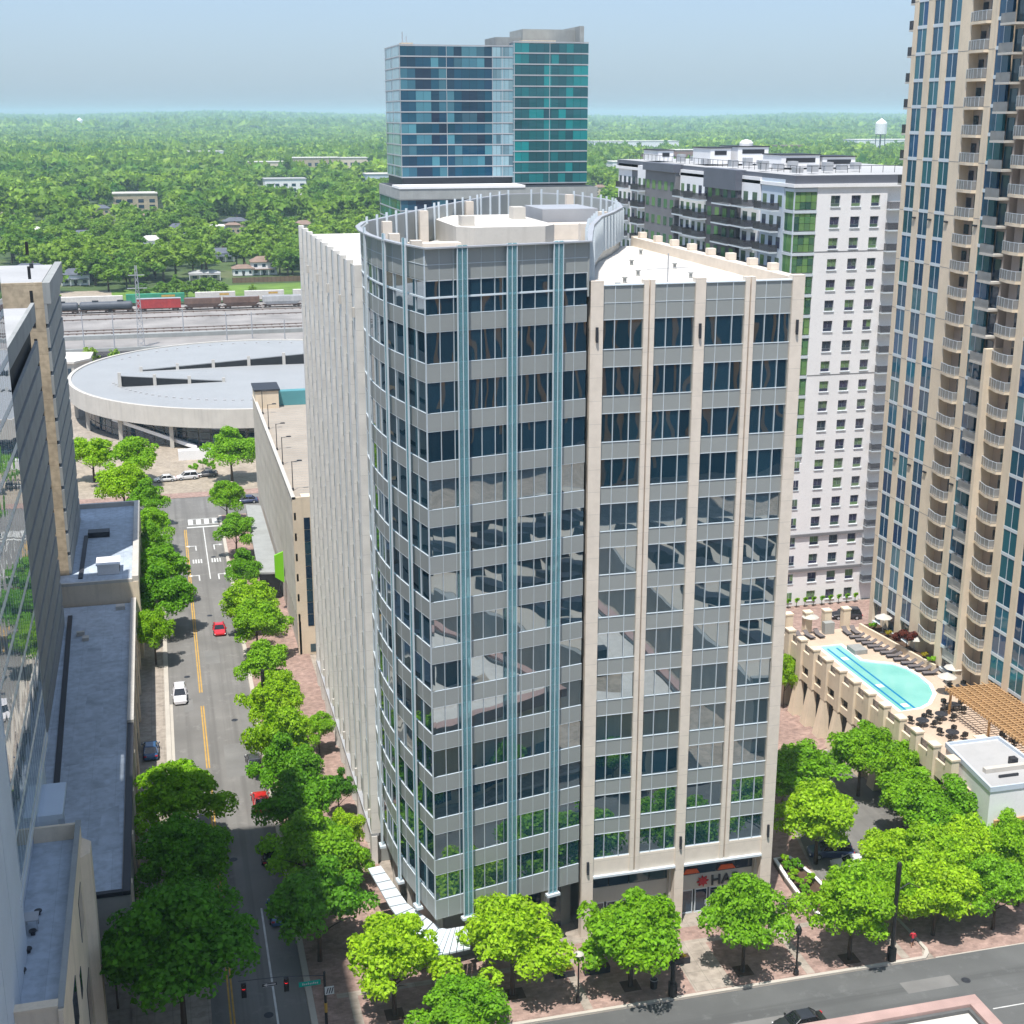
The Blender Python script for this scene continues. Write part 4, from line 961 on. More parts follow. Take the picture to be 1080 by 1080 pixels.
# ------------------------------------------------------------------ pool deck on its podium
DZ = 8.0
def podium():
    T = thing('pool_podium', 'beige stone podium with tapered piers carrying the pool deck, beside the brick passage', 'podium', (82, 140, 0))
    b = MB().box(77.2, 112, 0, 93.1, 157.6, 7.6); b.build('wall', 'cream', T)
    pool = [(80.4, 152.3), (83.3, 152.2), (83.3, 146.8), (84.8, 145.6), (86.5, 144.7), (87.5, 142.9), (87.8, 140.6), (87.6, 137.6), (86.6, 135.0), (84.6, 132.7), (83.0, 131.8), (80.4, 131.4)]
    # deck as a ring round the pool opening, then the basin
    out_ = [(77.2, 157.6), (93.1, 157.6), (93.1, 112), (77.2, 112)]
    b = MB(); z = DZ
    right = pool[:]; 
    b.poly([(77.2, 157.6, z), (77.2, 112, z), (80.4, 112, z), (80.4, 157.6, z)])
    b.poly([(80.4, 157.6, z), (80.4, 152.3, z), (83.3, 152.2, z), (93.1, 152.2, z), (93.1, 157.6, z)])
    ys = pool[1:-1]
    for p, q in zip(pool[1:-1], pool[2:]):
        if abs(p[1] - q[1]) > .02: b.poly([(p[0], p[1], z), (q[0], q[1], z), (93.1, q[1], z), (93.1, p[1], z)])
    b.poly([(80.4, 131.4, z), (80.4, 112, z), (93.1, 112, z), (93.1, 131.4, z)])
    b.build('deck', 'deck', T)
    MB().poly([(x, y, DZ - .12) for x, y in pool]).build('pool_water', 'water', T)
    c = MB().wall([(p[0], p[1]) for p in pool], DZ - .7, DZ + .03, -.45, closed=True); c.build('pool_edge', 'white_wall', T)
    b = MB()
    for x in (81.05, 82.35): b.box(x, 131.9, DZ - .115, x + .28, 151.6, DZ - .11)
    b.build('lane_line', 'pool_line', T)
    b = MB()
    for y in (147.5, 138.5, 132.6): b.box(81.4, y, DZ - .11, 82.2, y + .9, DZ - .105)
    b.build('lane_cross', 'white_wall', T)
    # west wall with piers, openings and parapet panels
    fr, L = frame((76.6, 157.6), (76.6, 112)); b = MB(); n = 13; pt = L / n
    pr_ = MB(); op = MB()
    for i in range(n):
        s = i * pt
        (px, py), (ux, uy), (nx, ny) = fr
        q = lambda a, d, zz: (px + ux * a + nx * d, py + uy * a + ny * d, zz)
        p = MB().hexa([q(s - .2, 1.0, 0), q(s + 1.4, 1.0, 0), q(s + 1.4, -.6, 0), q(s - .2, -.6, 0), q(s + .1, .25, 5), q(s + 1.1, .25, 5), q(s + 1.1, -.6, 5), q(s + .1, -.6, 5)])
        p.fb(fr, s, s + 1.2, -.6, .3, 5.001, 10.2).fb(fr, s - .08, s + 1.28, -.68, .38, 10.2, 10.4); p.build('pier', 'cream', T)
        if i < n - 1:
            MB().fb(fr, s + 1.21, s + pt - .01, -.6, 0, 5.0, 5.9).fb(fr, s + 1.21, s + pt - .01, -.6, 0, 7.0, 8.95).build('parapet', 'cream', T)
            op.fb(fr, s + 1.2, s + pt, -.6, -.45, 0, 5).fb(fr, s + 1.2, s + pt, -.6, -.45, 5.9, 7)
            MB().fb(fr, s + 1.21, s + pt - .01, -.32, -.27, 8.96, 9.75).build('railing', 'rail_dark', T)
    op.build('openings', 'dark', T, kind='stuff')
    b = MB()
    for x in (77.8, 80.6, 83.4, 86.2): MB().box(x, 157.0, 8, x + 1.0, 158, 10.8).box(x - .07, 156.93, 10.8, x + 1.07, 158.07, 11.0).build('gate_pier', 'cream', T)
    # raised planting strip along the condo tower
    b = MB().prism([(88.3, 156.6), (88.6, 156.6), (90.6, 141), (90.3, 141)], 8.0, 8.9); b.build('planter_wall', 'cream', T)
    b = MB().prism([(88.6, 156.6), (91, 156.6), (91, 141), (90.6, 141)], 8.0, 8.7); b.build('planting_soil', 'soil', T)
    MB().box(83.4, 148.4, 8.0, 85.2, 150.6, 8.6).build('deck_bench', 'concrete_grey', T); MB().box(83, 156, 8.01, 84.4, 156.9, 9.6).build('deck_wall', 'concrete_grey', T)
podium()
def shrub(name, x, y, z, rad, h, mat, label, group=None, seed=0, leaf=.22, n=420, cat='shrub'):
    o = thing(name, label, cat, (x, y, z), group)
    crown_obj(seed, rad, h * .6, h * .45, 7, n, leaf, mat, o, 'foliage')
    MB().tube([(x, y, z - .02), (x, y, z + h * .5)], [.08, .04], 6).build('stem', 'bark', o)
    return o
def leaf_cloud(seed, R, cz, hz, nl, n, leaf, tri=False):
    """leaf-sized faces on many small lobes spread through a crown"""
    g = np.random.default_rng(seed)
    d = g.normal(size=(nl, 3)); d /= np.linalg.norm(d, axis=1)[:, None]; d[:, 2] = np.where(d[:, 2] < -.45, -d[:, 2] * .6, d[:, 2])
    rad = g.uniform(.3, .92, nl)[:, None]; c = d * rad * np.array([R, R, hz]) * g.uniform(.82, 1.14, (nl, 1))
    tz = np.clip(c[:, 2] / hz, -1, 1); c[:, :2] *= (1 - .38 * np.clip(tz, 0, 1) - .18 * np.clip(-tz, 0, 1))[:, None] * 1.06
    lr = g.uniform(.16, .33, nl) * R * (1 - .25 * np.clip(tz, 0, 1))
    w = lr ** 2; k = g.choice(nl, n, p=w / w.sum())
    e = g.normal(size=(n, 3)); e /= np.linalg.norm(e, axis=1)[:, None]
    e[:, 2] = np.where((e[:, 2] < -.2) & (g.random(n) < .6), -e[:, 2], e[:, 2])
    p = c[k] + e * (lr[k] * g.uniform(.62, 1.08, n))[:, None] * np.array([1, 1, .8]); p[:, 2] += cz
    nr = e * .75 + g.normal(size=(n, 3)) * .55 + np.array([0, 0, .35]); nr /= np.linalg.norm(nr, axis=1)[:, None]
    a = np.cross(nr, g.normal(size=(n, 3))); a /= np.linalg.norm(a, axis=1)[:, None]; b = np.cross(nr, a)
    s = (leaf * g.uniform(.6, 1.35, n))[:, None]
    if tri: return np.stack([p + a * s, p - a * s * .55 + b * s * .8, p - a * s * .55 - b * s * .8], 1)
    return np.stack([p + a * s, p + b * s * .62 + nr * s * .12, p - a * s * .9, p - b * s * .62 + nr * s * .12], 1)
def mesh_from(arr, name, mats, idx=None):
    n, k, _ = arr.shape; me = bpy.data.meshes.new(name)
    me.vertices.add(n * k); me.vertices.foreach_set('co', arr.reshape(-1).astype(np.float32))
    me.loops.add(n * k); me.loops.foreach_set('vertex_index', np.arange(n * k, dtype=np.int32))
    me.polygons.add(n); me.polygons.foreach_set('loop_start', np.arange(0, n * k, k, dtype=np.int32)); me.polygons.foreach_set('loop_total', np.full(n, k, dtype=np.int32))
    for m in mats: me.materials.append(M[m])
    me.update(calc_edges=True); return me
CM = {}
def crown_obj(seed, R, cz, hz, nl, n, leaf, mat, parent, name='crown'):
    key = (seed, R, cz, hz, mat)
    if key not in CM: CM[key] = mesh_from(leaf_cloud(seed, R, cz, hz, nl, n, leaf), name, [mat])
    o = bpy.data.objects.new(name, CM[key]); COL.objects.link(o); o.parent = parent; o['_o'] = parent['_o']; return o
def make_tree(seed, R, h, mat, label, name='street_tree', n=5200, leaf=.3, nl=34, trunk=.2, group=None, cat='tree', low=.3):
    o = thing(name, label, cat, (0, 0, 0), group); g = random.Random(seed)
    cz = h * (low + 1) / 2; crown_obj(seed, R, cz, h * (1 - low) / 2, nl, n, leaf, mat, o)
    b = MB().tube([(0, 0, -.05), (.03, .02, h * .2), (-.03, .04, h * .36), (.02, 0, h * .62)], [trunk * 1.3, trunk, trunk * .8, trunk * .35], 8)
    for i in range(7):
        a = i * .9 + g.random(); z = h * (.26 + .04 * i)
        b.tube([(0, .02, z), (math.cos(a) * R * .3, math.sin(a) * R * .3, z + h * .12), (math.cos(a) * R * .7, math.sin(a) * R * .7, z + h * .24)], [trunk * .5, trunk * .32, trunk * .1], 6)
    b.build('trunk', 'bark', o, smooth=True); return o
# ---- plants on the deck
o = shrub('red_maple', 90.0, 147.2, 8.6, 2.1, 3.0, 'leaf_red', 'maroon-leaved ornamental tree in the planting strip by the pool', seed=41, leaf=.2, n=2200, cat='tree')
for i, (x, y) in enumerate(((89.4, 154.6), (89.9, 151.6), (90.4, 150), (90.5, 143.6), (90.6, 142))):
    shrub('shrub', x, y, 8.6, .75, 1.2, ('leaf_mid', 'leaf_flower')[i % 2], '%s small shrub from the far end of the planting strip below the condo tower' % ORD[i], 'shrubs in the pool planting strip', 50 + i % 2, .14, 300)
for i in range(9):
    x = 92.6 + i * 1.45
    shrub('hedge_shrub', x, 186.6, 0, .62, 1.7, 'leaf_mid', '%s clipped round shrub from the left against the white apartment wall' % ORD[i], 'shrubs along the white apartment block', 53, .15, 420)
# ---- loungers, parasols, tables
def make_lounger(label):
    o = thing('lounger', label, 'sun lounger', (0, 0, 0), 'loungers round the pool')
    b = MB(); b.box(-.34, -.95, .3, .34, .35, .36)
    b.hexa([(-.34, .35, .3), (.34, .35, .3), (.34, 1.0, .72), (-.34, 1.0, .72), (-.34, .33, .36), (.34, .33, .36), (.34, .97, .78), (-.34, .97, .78)]); b.build('mattress', rough_mat('grey_sling', (.17, .15, .15), .8, .1), o)
    f = MB(); f.box(-.4, -1, .24, -.341, .4, .34).box(.341, -1, .24, .4, .4, .34).box(-.34, -1.0, .24, .34, -.951, .34); f.build('frame', 'charcoal', o)
    for x in (-.37, .37):
        for y in (-.9, .3): MB().tube([(x, y, 0), (x, y, .24)], .03, 6).build('leg', 'charcoal', o)
    return o
LG = []
edge = [(86.5, 153.7), (86.75, 152.5), (87.0, 151.3), (87.2, 150.1), (87.45, 148.9), (87.7, 147.7), (87.9, 146.5), (88.2, 145.2), (88.5, 143.9), (88.8, 142.7), (89.1, 141.5), (89.4, 140.3)]
lg = None
for i, (x, y) in enumerate(edge):
    lab = '%s grey lounger from the far end of the row below the planting strip' % ORD[i]
    if lg is None: lg = make_lounger(lab); lg.location = (x, y, DZ); lg.rotation_euler.z = R_(-100)
    else: copy_tree(lg, (x, y, DZ), R_(-100), 1, lab)
for i, (x, y, a) in enumerate(((79.3, 155.6, 10), (80.5, 155.6, 10), (82.0, 155.7, 5), (86.0, 155.6, 0), (87.2, 155.6, 0))):
    copy_tree(lg, (x, y, DZ), R_(a), 1, '%s grey lounger from the left in the row at the far end of the pool' % ORD[i])
def make_parasol(label):
    o = thing('parasol', label, 'parasol', (0, 0, 0), 'pale parasols on the pool deck')
    MB().tube([(0, 0, 0), (0, 0, 2.7)], .045, 8).build('pole', 'grey_metal', o)
    MB().lathe([(1.15, 2.2), (1.17, 2.24), (.6, 2.52), (.08, 2.78)], 8).build('canopy', 'concrete_pale', o)
    MB().lathe([(.3, 0), (.3, .1), (.1, .14)], 10).build('base', 'concrete_grey', o); return o
pr0 = None
for x, y, z, lab in ((90.6, 146.4, DZ + .1, 'closed-in pale parasol beside the maroon tree'), (88.0, 134.5, DZ, 'pale parasol over the table at the near end of the pool'), (81.4, 157.2, DZ, 'pale parasol at the far end of the pool between the gate piers'), (89.9, 153.2, DZ + .6, 'pale parasol in the planting strip near the corner of the condo tower'), (90.3, 136.8, DZ, 'pale parasol beside the condo wall near the pergola')):
    if pr0 is None: pr0 = make_parasol(lab); pr0.location = (x, y, z)
    else: copy_tree(pr0, (x, y, z), .3, 1, lab)
def make_table(label):
    o = thing('table_set', label, 'table', (0, 0, 0), 'dark table sets on the pool deck')
    MB().lathe([(.75, .7), (.75, .75)], 14).build('table_top', 'charcoal', o); MB().lathe([(.3, 0), (.06, .05), (.06, .7)], 8).build('pedestal', 'charcoal', o)
    for i in range(4):
        a = i * math.pi / 2 + .4; x, y = 1.15 * math.cos(a), 1.15 * math.sin(a)
        c = MB().box(x - .25, y - .25, .4, x + .25, y + .25, .46); c.box(x * 1.2 - .24, y * 1.2 - .24, .47, x * 1.2 + .24, y * 1.2 + .24, .9)
        for dx in (-.2, .2):
            for dy in (-.2, .2): c.box(x + dx - .02, y + dy - .02, 0, x + dx + .02, y + dy + .02, .4)
        c.build('chair', 'black_metal', o)
    return o
tb0 = None
for x, y, lab in ((86.4, 130.2, 'dark table with chairs beside the near end of the pool'), (90.2, 134.6, 'dark table with chairs against the condo wall'), (83.6, 128.2, 'dark table with chairs behind the podium piers'), (80.6, 127.2, 'dark table with chairs nearest the podium parapet'), (88.4, 121.0, 'dark table with chairs half under the timber pergola'), (82.2, 123.6, 'dark table with chairs beside the grey pool house roof')):
    if tb0 is None: tb0 = make_table(lab); tb0.location = (x, y, DZ)
    else: copy_tree(tb0, (x, y, DZ), .5, 1, lab)
def pergola():
    o = thing('pergola', 'large sunlit timber pergola over the near part of the pool deck', 'pergola', (88, 122, DZ))
    b = MB()
    for i in range(30): b.box(84.6, 113.4 + i * .55, DZ + 2.95, 93.0, 113.52 + i * .55, DZ + 3.2)
    b.build('rafters', 'timber', o)
    b = MB()
    for x in (85.2, 88.6, 92.2): b.box(x, 113.2, DZ + 2.68, x + .2, 129.8, DZ + 2.94)
    b.build('beam', 'timber', o)
    for x in (85.2, 88.6, 92.2):
        for y in (113.6, 121.4, 129.2): MB().box(x, y, DZ, x + .22, y + .22, DZ + 2.67).build('post', 'timber', o)
    b = MB()
    for i in range(9): b.box(84.8 + i * .95, 113, DZ + 3.201, 84.9 + i * .95, 130, DZ + 3.3)
    b.build('battens', 'timber', o)
    k = thing('bar_counter', 'stone bar counter at the edge of the timber pergola', 'counter', (84.2, 119, DZ))
    MB().box(83.5, 117.2, DZ, 84.5, 121.2, DZ + 1.05).build('counter', 'timber', k); MB().box(83.3, 117.0, DZ + 1.05, 84.7, 121.4, DZ + 1.15).build('counter_top', 'cream', k)
pergola()
def pool_house():
    o = thing('pool_house', 'pale pool house with a flat grey roof, below the timber pergola', 'building', (79, 113, 0))
    b = MB().prism([(76.9, 108.2), (84.4, 108.2), (84.4, 118.3), (78.1, 118.3)], 0, 10.0); b.build('wall', 'white_wall', o)
    MB().prism([(77.1, 108.4), (84.2, 108.4), (84.2, 118.1), (78.3, 118.1)], 10.0, 10.03).build('roof', 'roof_grey', o)
    b = MB().wall([(76.8, 108.1), (84.5, 108.1), (84.5, 118.4), (78.0, 118.4)], 9.8, 10.35, -.3, closed=True); b.build('coping', 'blue_white', o)
    MB().box(78.4, 111.4, 10.04, 84.1, 112, 10.5).build('roof_upstand', 'concrete_pale', o)
    [MB().box(*q).build('roof_unit', 'charcoal', o) for q in ((79.2, 110.2, 10.04, 81.4, 110.4, 10.3), (82, 112.3, 10.04, 82.7, 113, 10.8))]
    b = MB().box(77.6, 108.0, 4.6, 84.3, 108.19, 6.6); b.build('band', 'timber', o)
    b = MB()
    for i in range(3): b.box(77.8 + i * 2.2, 108.05, .4, 79.6 + i * 2.2, 108.19, 3.6)
    b.build('garage_shutter', 'mid_grey_wall', o)
    b = MB().box(84.5, 104, 0, 92, 108.2, 9.4); b.build('annex', 'white_wall', o)
pool_house()

# ------------------------------------------------------------------ street trees
PROTO = {}
def tree(kind, x, y, dia, h, label, group=None, rz=None):
    key = kind
    if key not in PROTO:
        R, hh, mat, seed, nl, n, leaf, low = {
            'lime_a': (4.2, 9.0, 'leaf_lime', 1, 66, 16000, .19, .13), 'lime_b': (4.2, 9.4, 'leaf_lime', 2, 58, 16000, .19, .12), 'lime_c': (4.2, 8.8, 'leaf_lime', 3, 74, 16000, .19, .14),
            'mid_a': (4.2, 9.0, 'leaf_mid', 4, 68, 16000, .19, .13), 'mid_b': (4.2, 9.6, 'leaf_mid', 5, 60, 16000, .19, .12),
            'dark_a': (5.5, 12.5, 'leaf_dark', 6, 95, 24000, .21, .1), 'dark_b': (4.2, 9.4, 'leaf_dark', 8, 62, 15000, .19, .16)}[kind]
        PROTO[key] = (make_tree(seed, R, hh, mat, label, 'street_tree', n, leaf, nl, .17, group, 'tree', low), R, hh, [False])
    o, R, hh, used = PROTO[key]
    s = dia / 2 / R * 1.06; sz = h / hh
    rz = rng.uniform(0, 6.28) if rz is None else rz
    if not used[0]:
        used[0] = True; o.location = (x, y, 0); o.rotation_euler.z = rz; o.scale = (s, s, sz); o['label'] = label
        if group: o['group'] = group
    else:
        o = copy_tree(o, (x, y, 0), rz, (s * rng.uniform(.94, 1.08), s * rng.uniform(.94, 1.08), sz * rng.uniform(.94, 1.06)), label, group)
        if not group and 'group' in o: del o['group']
    return o
RIGHT = [(12.6, 288.5, 10.0, 10.5, 'mid_a'), (9.9, 256.7, 6.6, 8, 'lime_c'), (10.3, 234.5, 6.4, 8, 'mid_b'), (10.3, 214, 5.6, 7.5, 'mid_a'), (10.2, 196, 8.0, 8.6, 'lime_a'), (10.3, 185.5, 7.8, 8.6, 'lime_b'), (10.2, 170.5, 6.4, 8.4, 'mid_b'), (10.3, 159.0, 6.4, 8.4, 'lime_c'), (10.2, 147.6, 6.6, 9, 'lime_a'), (9.9, 139.1, 6.4, 9, 'mid_a'), (10.3, 129.4, 7.6, 9.4, 'mid_b'), (10.5, 120.5, 8.0, 9.6, 'mid_a'), (10.2, 110.6, 8.4, 9.6, 'dark_b')]
for i, (x, y, d, h, k) in enumerate(RIGHT):
    tree(k, x, y, d * 1.06, h * 1.1, '%s street tree counted from the arena end, right side of the side street' % ORD[i], 'trees along the right side of the street')
for i, (x, y, d, h, k) in enumerate([(15.2, 153.5, 4.2, 6.2, 'mid_b'), (15.4, 137.0, 3.8, 6.2, 'dark_b'), (15.0, 127.2, 4.0, 6.4, 'lime_b'), (15.4, 122.3, 3.2, 4.8, 'mid_a')]):
    tree(k, x, y, d, h, '%s small tree from the arena end, close against the stone-ribbed office wall' % ORD[i], 'small trees against the office wall')
LEFT = [(-15.7, 295.0, 9.4, 10, 'lime_b'), (-7.4, 291.2, 10.4, 10, 'lime_a'), (-8.9, 265.0, 9.4, 10, 'lime_c'), (-4.4, 257.0, 6.6, 9, 'mid_a'), (-3.9, 240.9, 6.6, 9, 'mid_b'), (-4.2, 228, 6.8, 9, 'mid_a'), (-2.9, 213.0, 8.6, 9.2, 'mid_b'), (-2.9, 199.4, 8.2, 9.2, 'mid_a'), (-3.8, 187.3, 5.4, 8.4, 'lime_c')]
for i, (x, y, d, h, k) in enumerate(LEFT):
    tree(k, x, y, d * 1.1, h * 1.1, '%s green tree counted from the arena end, left side of the side street' % ORD[i], 'trees along the left side of the street')
tree('mid_b', -1.6, 134.0, 10.2, 11, 'broad sunlit tree nearest the white car on the left pavement')
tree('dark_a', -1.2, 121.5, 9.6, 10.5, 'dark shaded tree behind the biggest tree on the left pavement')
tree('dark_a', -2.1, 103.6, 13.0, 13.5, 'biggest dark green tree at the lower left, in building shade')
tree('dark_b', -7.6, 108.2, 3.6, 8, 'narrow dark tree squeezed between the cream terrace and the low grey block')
for i, (x, y, d, h, k, lab) in enumerate([(15.5, 101.2, 8.4, 9.2, 'lime_b', 'bright lime tree at the street corner in front of the white canopy'), (26.0, 101.4, 8.9, 9.6, 'lime_a', 'largest bright lime tree in front of the glass prow'), (36.5, 100.0, 8.9, 9.2, 'lime_c', 'round lime tree between the lamp post and the flower boxes'), (47.1, 99.6, 7.3, 9.2, 'mid_a', 'dense green tree partly hiding the shop sign with the red emblem'), (57.3, 98.9, 8.4, 9, 'lime_b', 'lime tree beside the tall black pole and the curved planter'), (20.2, 94.9, 7.6, 7.2, 'mid_b', 'dull green tree cut by the bottom edge of the photo')]):
    tree(k, x, y, d * 1.04, h * 1.06, lab, 'trees in front of the office tower')
PARK = [(65.3, 125.8, 8.0, 8.6, 'mid_a', 'dark green round tree beside the brick passage, nearest the podium piers'), (62.0, 115.2, 8.6, 8.8, 'lime_b', 'loose lime tree next to the right-hand corner of the office tower'),
        (73.4, 127.5, 7.0, 9, 'lime_c', 'thin-crowned tree against the beige podium wall, furthest back in the grove'), (76.0, 122.5, 6.4, 9, 'lime_a', 'tall lime tree just left of the pool house roof'), (73.4, 116.5, 7.6, 9.4, 'lime_b', 'lime tree in the middle of the grove by the car park lane'), (75.2, 112.2, 7.2, 9.2, 'mid_a', 'mid green tree in front of the white pool house wall'),
        (73.7, 107.0, 7.2, 9, 'lime_a', 'lime tree at the driveway below the pool house'), (68.9, 105.3, 7.4, 8.8, 'lime_c', 'spreading tree over the driveway behind the person in red'), (65.6, 107.6, 6.0, 8, 'lime_b', 'small lime tree between the white car and the driveway'), (72.9, 100.0, 6.0, 8.4, 'mid_b', 'tree shading the driveway close to the right edge'),
        (66.9, 100.6, 7.2, 8.4, 'lime_a', 'tree directly behind the person in red and the black pole'), (62.2, 102.2, 6.0, 8.2, 'lime_c', 'small tree between the black pole and the curved planter'), (77.6, 103.0, 6.2, 9, 'lime_b', 'lime tree on the right edge of the photo above the driveway'), (75.4, 151.6, 2.9, 8.5, 'lime_c', 'narrow tree at the far corner of the pool podium'), (78.5, 107.5, 5.0, 8, 'mid_a', 'low tree at the foot of the pool house on the right edge')]
for x, y, d, h, k, lab in PARK: tree(k, x, y, d * 1.06, h, lab, 'grove beside the office tower')
for i, (x, y) in enumerate(((4.8, 296), (8.5, 297.5), (7.0, 300))): shrub('shrub', x, y, 0, 1.5, 2.4, ('leaf_mid', 'leaf_lime')[i % 2], '%s low bush from the left in front of the arena entrance' % ORD[i], 'bushes before the arena', 60 + i % 2, .25, 420)

# ------------------------------------------------------------------ planters, furniture, lamps, signals
def planter():
    o = thing('curved_planter', 'long curved planter with a white rim beside the corner of the office tower', 'planter', (58, 110, 0))
    path = [(57.6, 116.0), (57.2, 112.5), (57.0, 108.8), (57.3, 105.4), (58.2, 104.6), (60.4, 108.4), (60.3, 112), (59.5, 116.0)]
    MB().wall(path, 0, .75, -.25, closed=True).build('rim', 'concrete_pale', o)
    MB().wall([(p[0], p[1]) for p in path], .75, .82, -.35, closed=True).build('coping', 'white_wall', o)
    MB().prism(path[::-1], 0, .6).build('soil', 'soil', o)
    for i, (x, y) in enumerate(((58.4, 114.9), (58.2, 113.4), (58.0, 111.9), (57.9, 110.4), (58.0, 108.9), (58.1, 107.4), (58.5, 106.1), (59.3, 113.6), (59.3, 110.8))):
        shrub('shrub', x, y, .55, .75, 1.2, ('leaf_lime', 'leaf_mid', 'leaf_lime')[i % 3], '%s clipped shrub in the curved planter, counted from its far end' % ORD[i], 'shrubs in the curved planter', 70 + i % 3, .14, 340)
planter()
for i, (x, y, l, lab) in enumerate(((31.2, 102.9, 1.8, 'flower box nearest the lamp post'), (34.2, 102.7, 2.4, 'flower box behind the round lime tree'), (41.6, 102.2, 2.6, 'long flower box left of the shop entrance path'), (48.6, 105.8, 1.5, 'flower box behind the dense green tree by the shop'))):
    o = thing('flower_box', lab, 'planter', (x, y, 0), 'dark flower boxes in front of the office tower')
    MB().box(x - l / 2, y - .35, .1, x + l / 2, y + .35, .75).build('box', 'charcoal', o); MB().box(x - l / 2 + .05, y - .3, .7, x + l / 2 - .05, y + .3, .765).build('soil', 'soil', o)
    me = leaf_cloud(80 + i, 1., 0, .28, 9, 260, .12); me[:, :, 0] *= l / 2; me[:, :, 1] *= .4; me[:, :, 2] += .85
    f = bpy.data.objects.new('flowers', mesh_from(me, 'flowers', ['leaf_flower'])); COL.objects.link(f); f.parent = o; f['_o'] = o['_o']
def lantern(x, y, label):
    o = thing('lamp_post', label, 'street lamp', (x, y, .12), 'black lamp posts on the front pavement')
    MB().lathe([(.26, .12), (.26, .5), (.15, .75), (.09, 1.0), (.08, 4.0), (.12, 4.1)], 10, 0, (x, y)).build('post', 'black_metal', o)
    MB().lathe([(.12, 4.1), (.25, 4.3), (.3, 4.75), (.2, 5.0), (.06, 5.15), (.03, 5.35)], 10, 0, (x, y)).build('lantern', 'black_metal', o)
lantern(51.5, 97.9, 'black lantern post on the front pavement right of the dense green tree')
def globe_lamp(x, y, label):
    o = thing('lamp_post', label, 'street lamp', (x, y, .12))
    MB().lathe([(.22, .12), (.2, .6), (.08, .9), (.07, 4.7)], 10, 0, (x, y)).build('post', 'black_metal', o)
    MB().lathe([(.08, 4.7), (.32, 4.8), (.46, 4.95), (.3, 5.08), (.06, 5.22)], 14, 0, (x, y)).build('lamp_shade', 'concrete_pale', o)
globe_lamp(31.3, 98.9, 'lamp post with pale dish shade beside the largest lime tree')
def tall_pole(x, y, h, label, arm=0, name='utility_pole'):
    o = thing(name, label, 'pole', (x, y, .1))
    MB().lathe([(.35, .1), (.33, 1.1), (.19, 1.3), (.15, h), (.05, h + .05)], 10, 0, (x, y)).build('pole', 'black_metal', o)
    b = MB().lathe([(.18, h - 3.4), (.23, h - 3.0), (.23, h - .2), (.16, h)], 10, 0, (x, y)); b.build('lamp_housing', 'black_metal', o)
    MB().box(x - .3, y - .3, .1, x + .3, y + .3, 1.5).build('cabinet', 'black_metal', o)
    if arm: MB().tube([(x, y, h * .72), (x + arm * .6, y, h * .78), (x + arm, y, h * .74)], .05, 6).build('arm', 'black_metal', o)
tall_pole(60.9, 97.7, 10.2, 'tall black signal pole on the front pavement beside the driveway', 1.9)
tall_pole(39.6, 97.7, 3.6, 'short black pole at the kerb, bottom centre')
tall_pole(9.2, 158.6, 9.6, 'black pole among the street trees halfway along the side street')
def signals():
    o = thing('signal_post', 'black signal post carrying a green street sign and a square white sign, bottom left corner', 'traffic signal', (9.5, 99.6, 0))
    x, y = 9.5, 99.6
    MB().lathe([(.3, .1), (.28, .9), (.13, 1.1), (.11, 6.4), (.03, 6.5)], 10, 0, (x, y)).build('post', 'black_metal', o)
    MB().lathe([(.135, 2.6), (.135, 3.5)], 10, 0, (x, y)).build('post_band', 'yellow', o)
    MB().tube([(x, y, 6.1), (x - 3.4, y + .1, 6.5), (x - 7, y + .2, 6.6)], [.04, .03, .02], 8).build('mast_arm', 'charcoal', o)
    s = MB().box(x - 2.15, y - .06, 5.35, x - .35, y - .02, 5.8).build('street_sign', rough_mat('sign_green', (.0, .33, .24), .4, .05), o)
    b = MB()
    for i in range(9): b.box(x - 1.85 + i * .15, y - .075, 5.5, x - 1.77 + i * .15, y - .062, 5.63 + .06 * ((i * 7) % 3 == 0))
    b.build('lettering', 'white_paint', s)
    q = MB().box(x - .05, y - .2, 4.35, x + .72, y - .15, 5.1).build('square_sign', 'white_paint', o)
    b = MB()
    for i in range(3):                                   # dark diagonal marks on the square sign
        x0 = x + .04 + i * .2; b.poly([(x0, y - .203, 4.45), (x0 + .1, y - .203, 4.45), (x0 + .26, y - .203, 5.0), (x0 + .16, y - .203, 5.0)])
    b.build('marks', 'charcoal', q)
    a = MB().box(x - 5.1, y + .1, 5.75, x - 3.9, y + .14, 6.12).build('one_way_sign', 'black_metal', o)
    b = MB(); z = 5.93; yy = y + .095
    b.poly([(x - 4.75, yy, z - .05), (x - 4.0, yy, z - .05), (x - 4.0, yy, z + .05), (x - 4.75, yy, z + .05)]); b.poly([(x - 5.0, yy, z), (x - 4.72, yy, z - .14), (x - 4.72, yy, z + .14)])
    b.box(x - 5.08, y + .09, 5.765, x - 3.92, y + .094, 5.785).box(x - 5.08, y + .09, 6.085, x - 3.92, y + .094, 6.105); b.build('arrow', 'white_paint', a)
    for dx in (-3.15, -6.6):
        hd = MB().box(x + dx - .2, y - .15, 5.2, x + dx + .2, y + .15, 6.4).build('signal_head', 'black_metal', o)
        em, nt, out = newmat('red_signal_lamp'); e = nd(nt, 'ShaderNodeEmission', i_Strength=1.6); e.inputs[0].default_value = (.9, .02, .03, 1); nt.links.new(e.outputs[0], out.inputs[0])
        b = MB().tube([(x + dx, y - .151, 6.15), (x + dx, y - .2, 6.15)], .16, 12); b.build('red_lamp', em, hd)
        MB().tube([(x + dx, y - .155, 6.36), (x + dx, y - .4, 6.33)], [.06, .19], 10).build('visor', 'black_metal', hd)
signals()
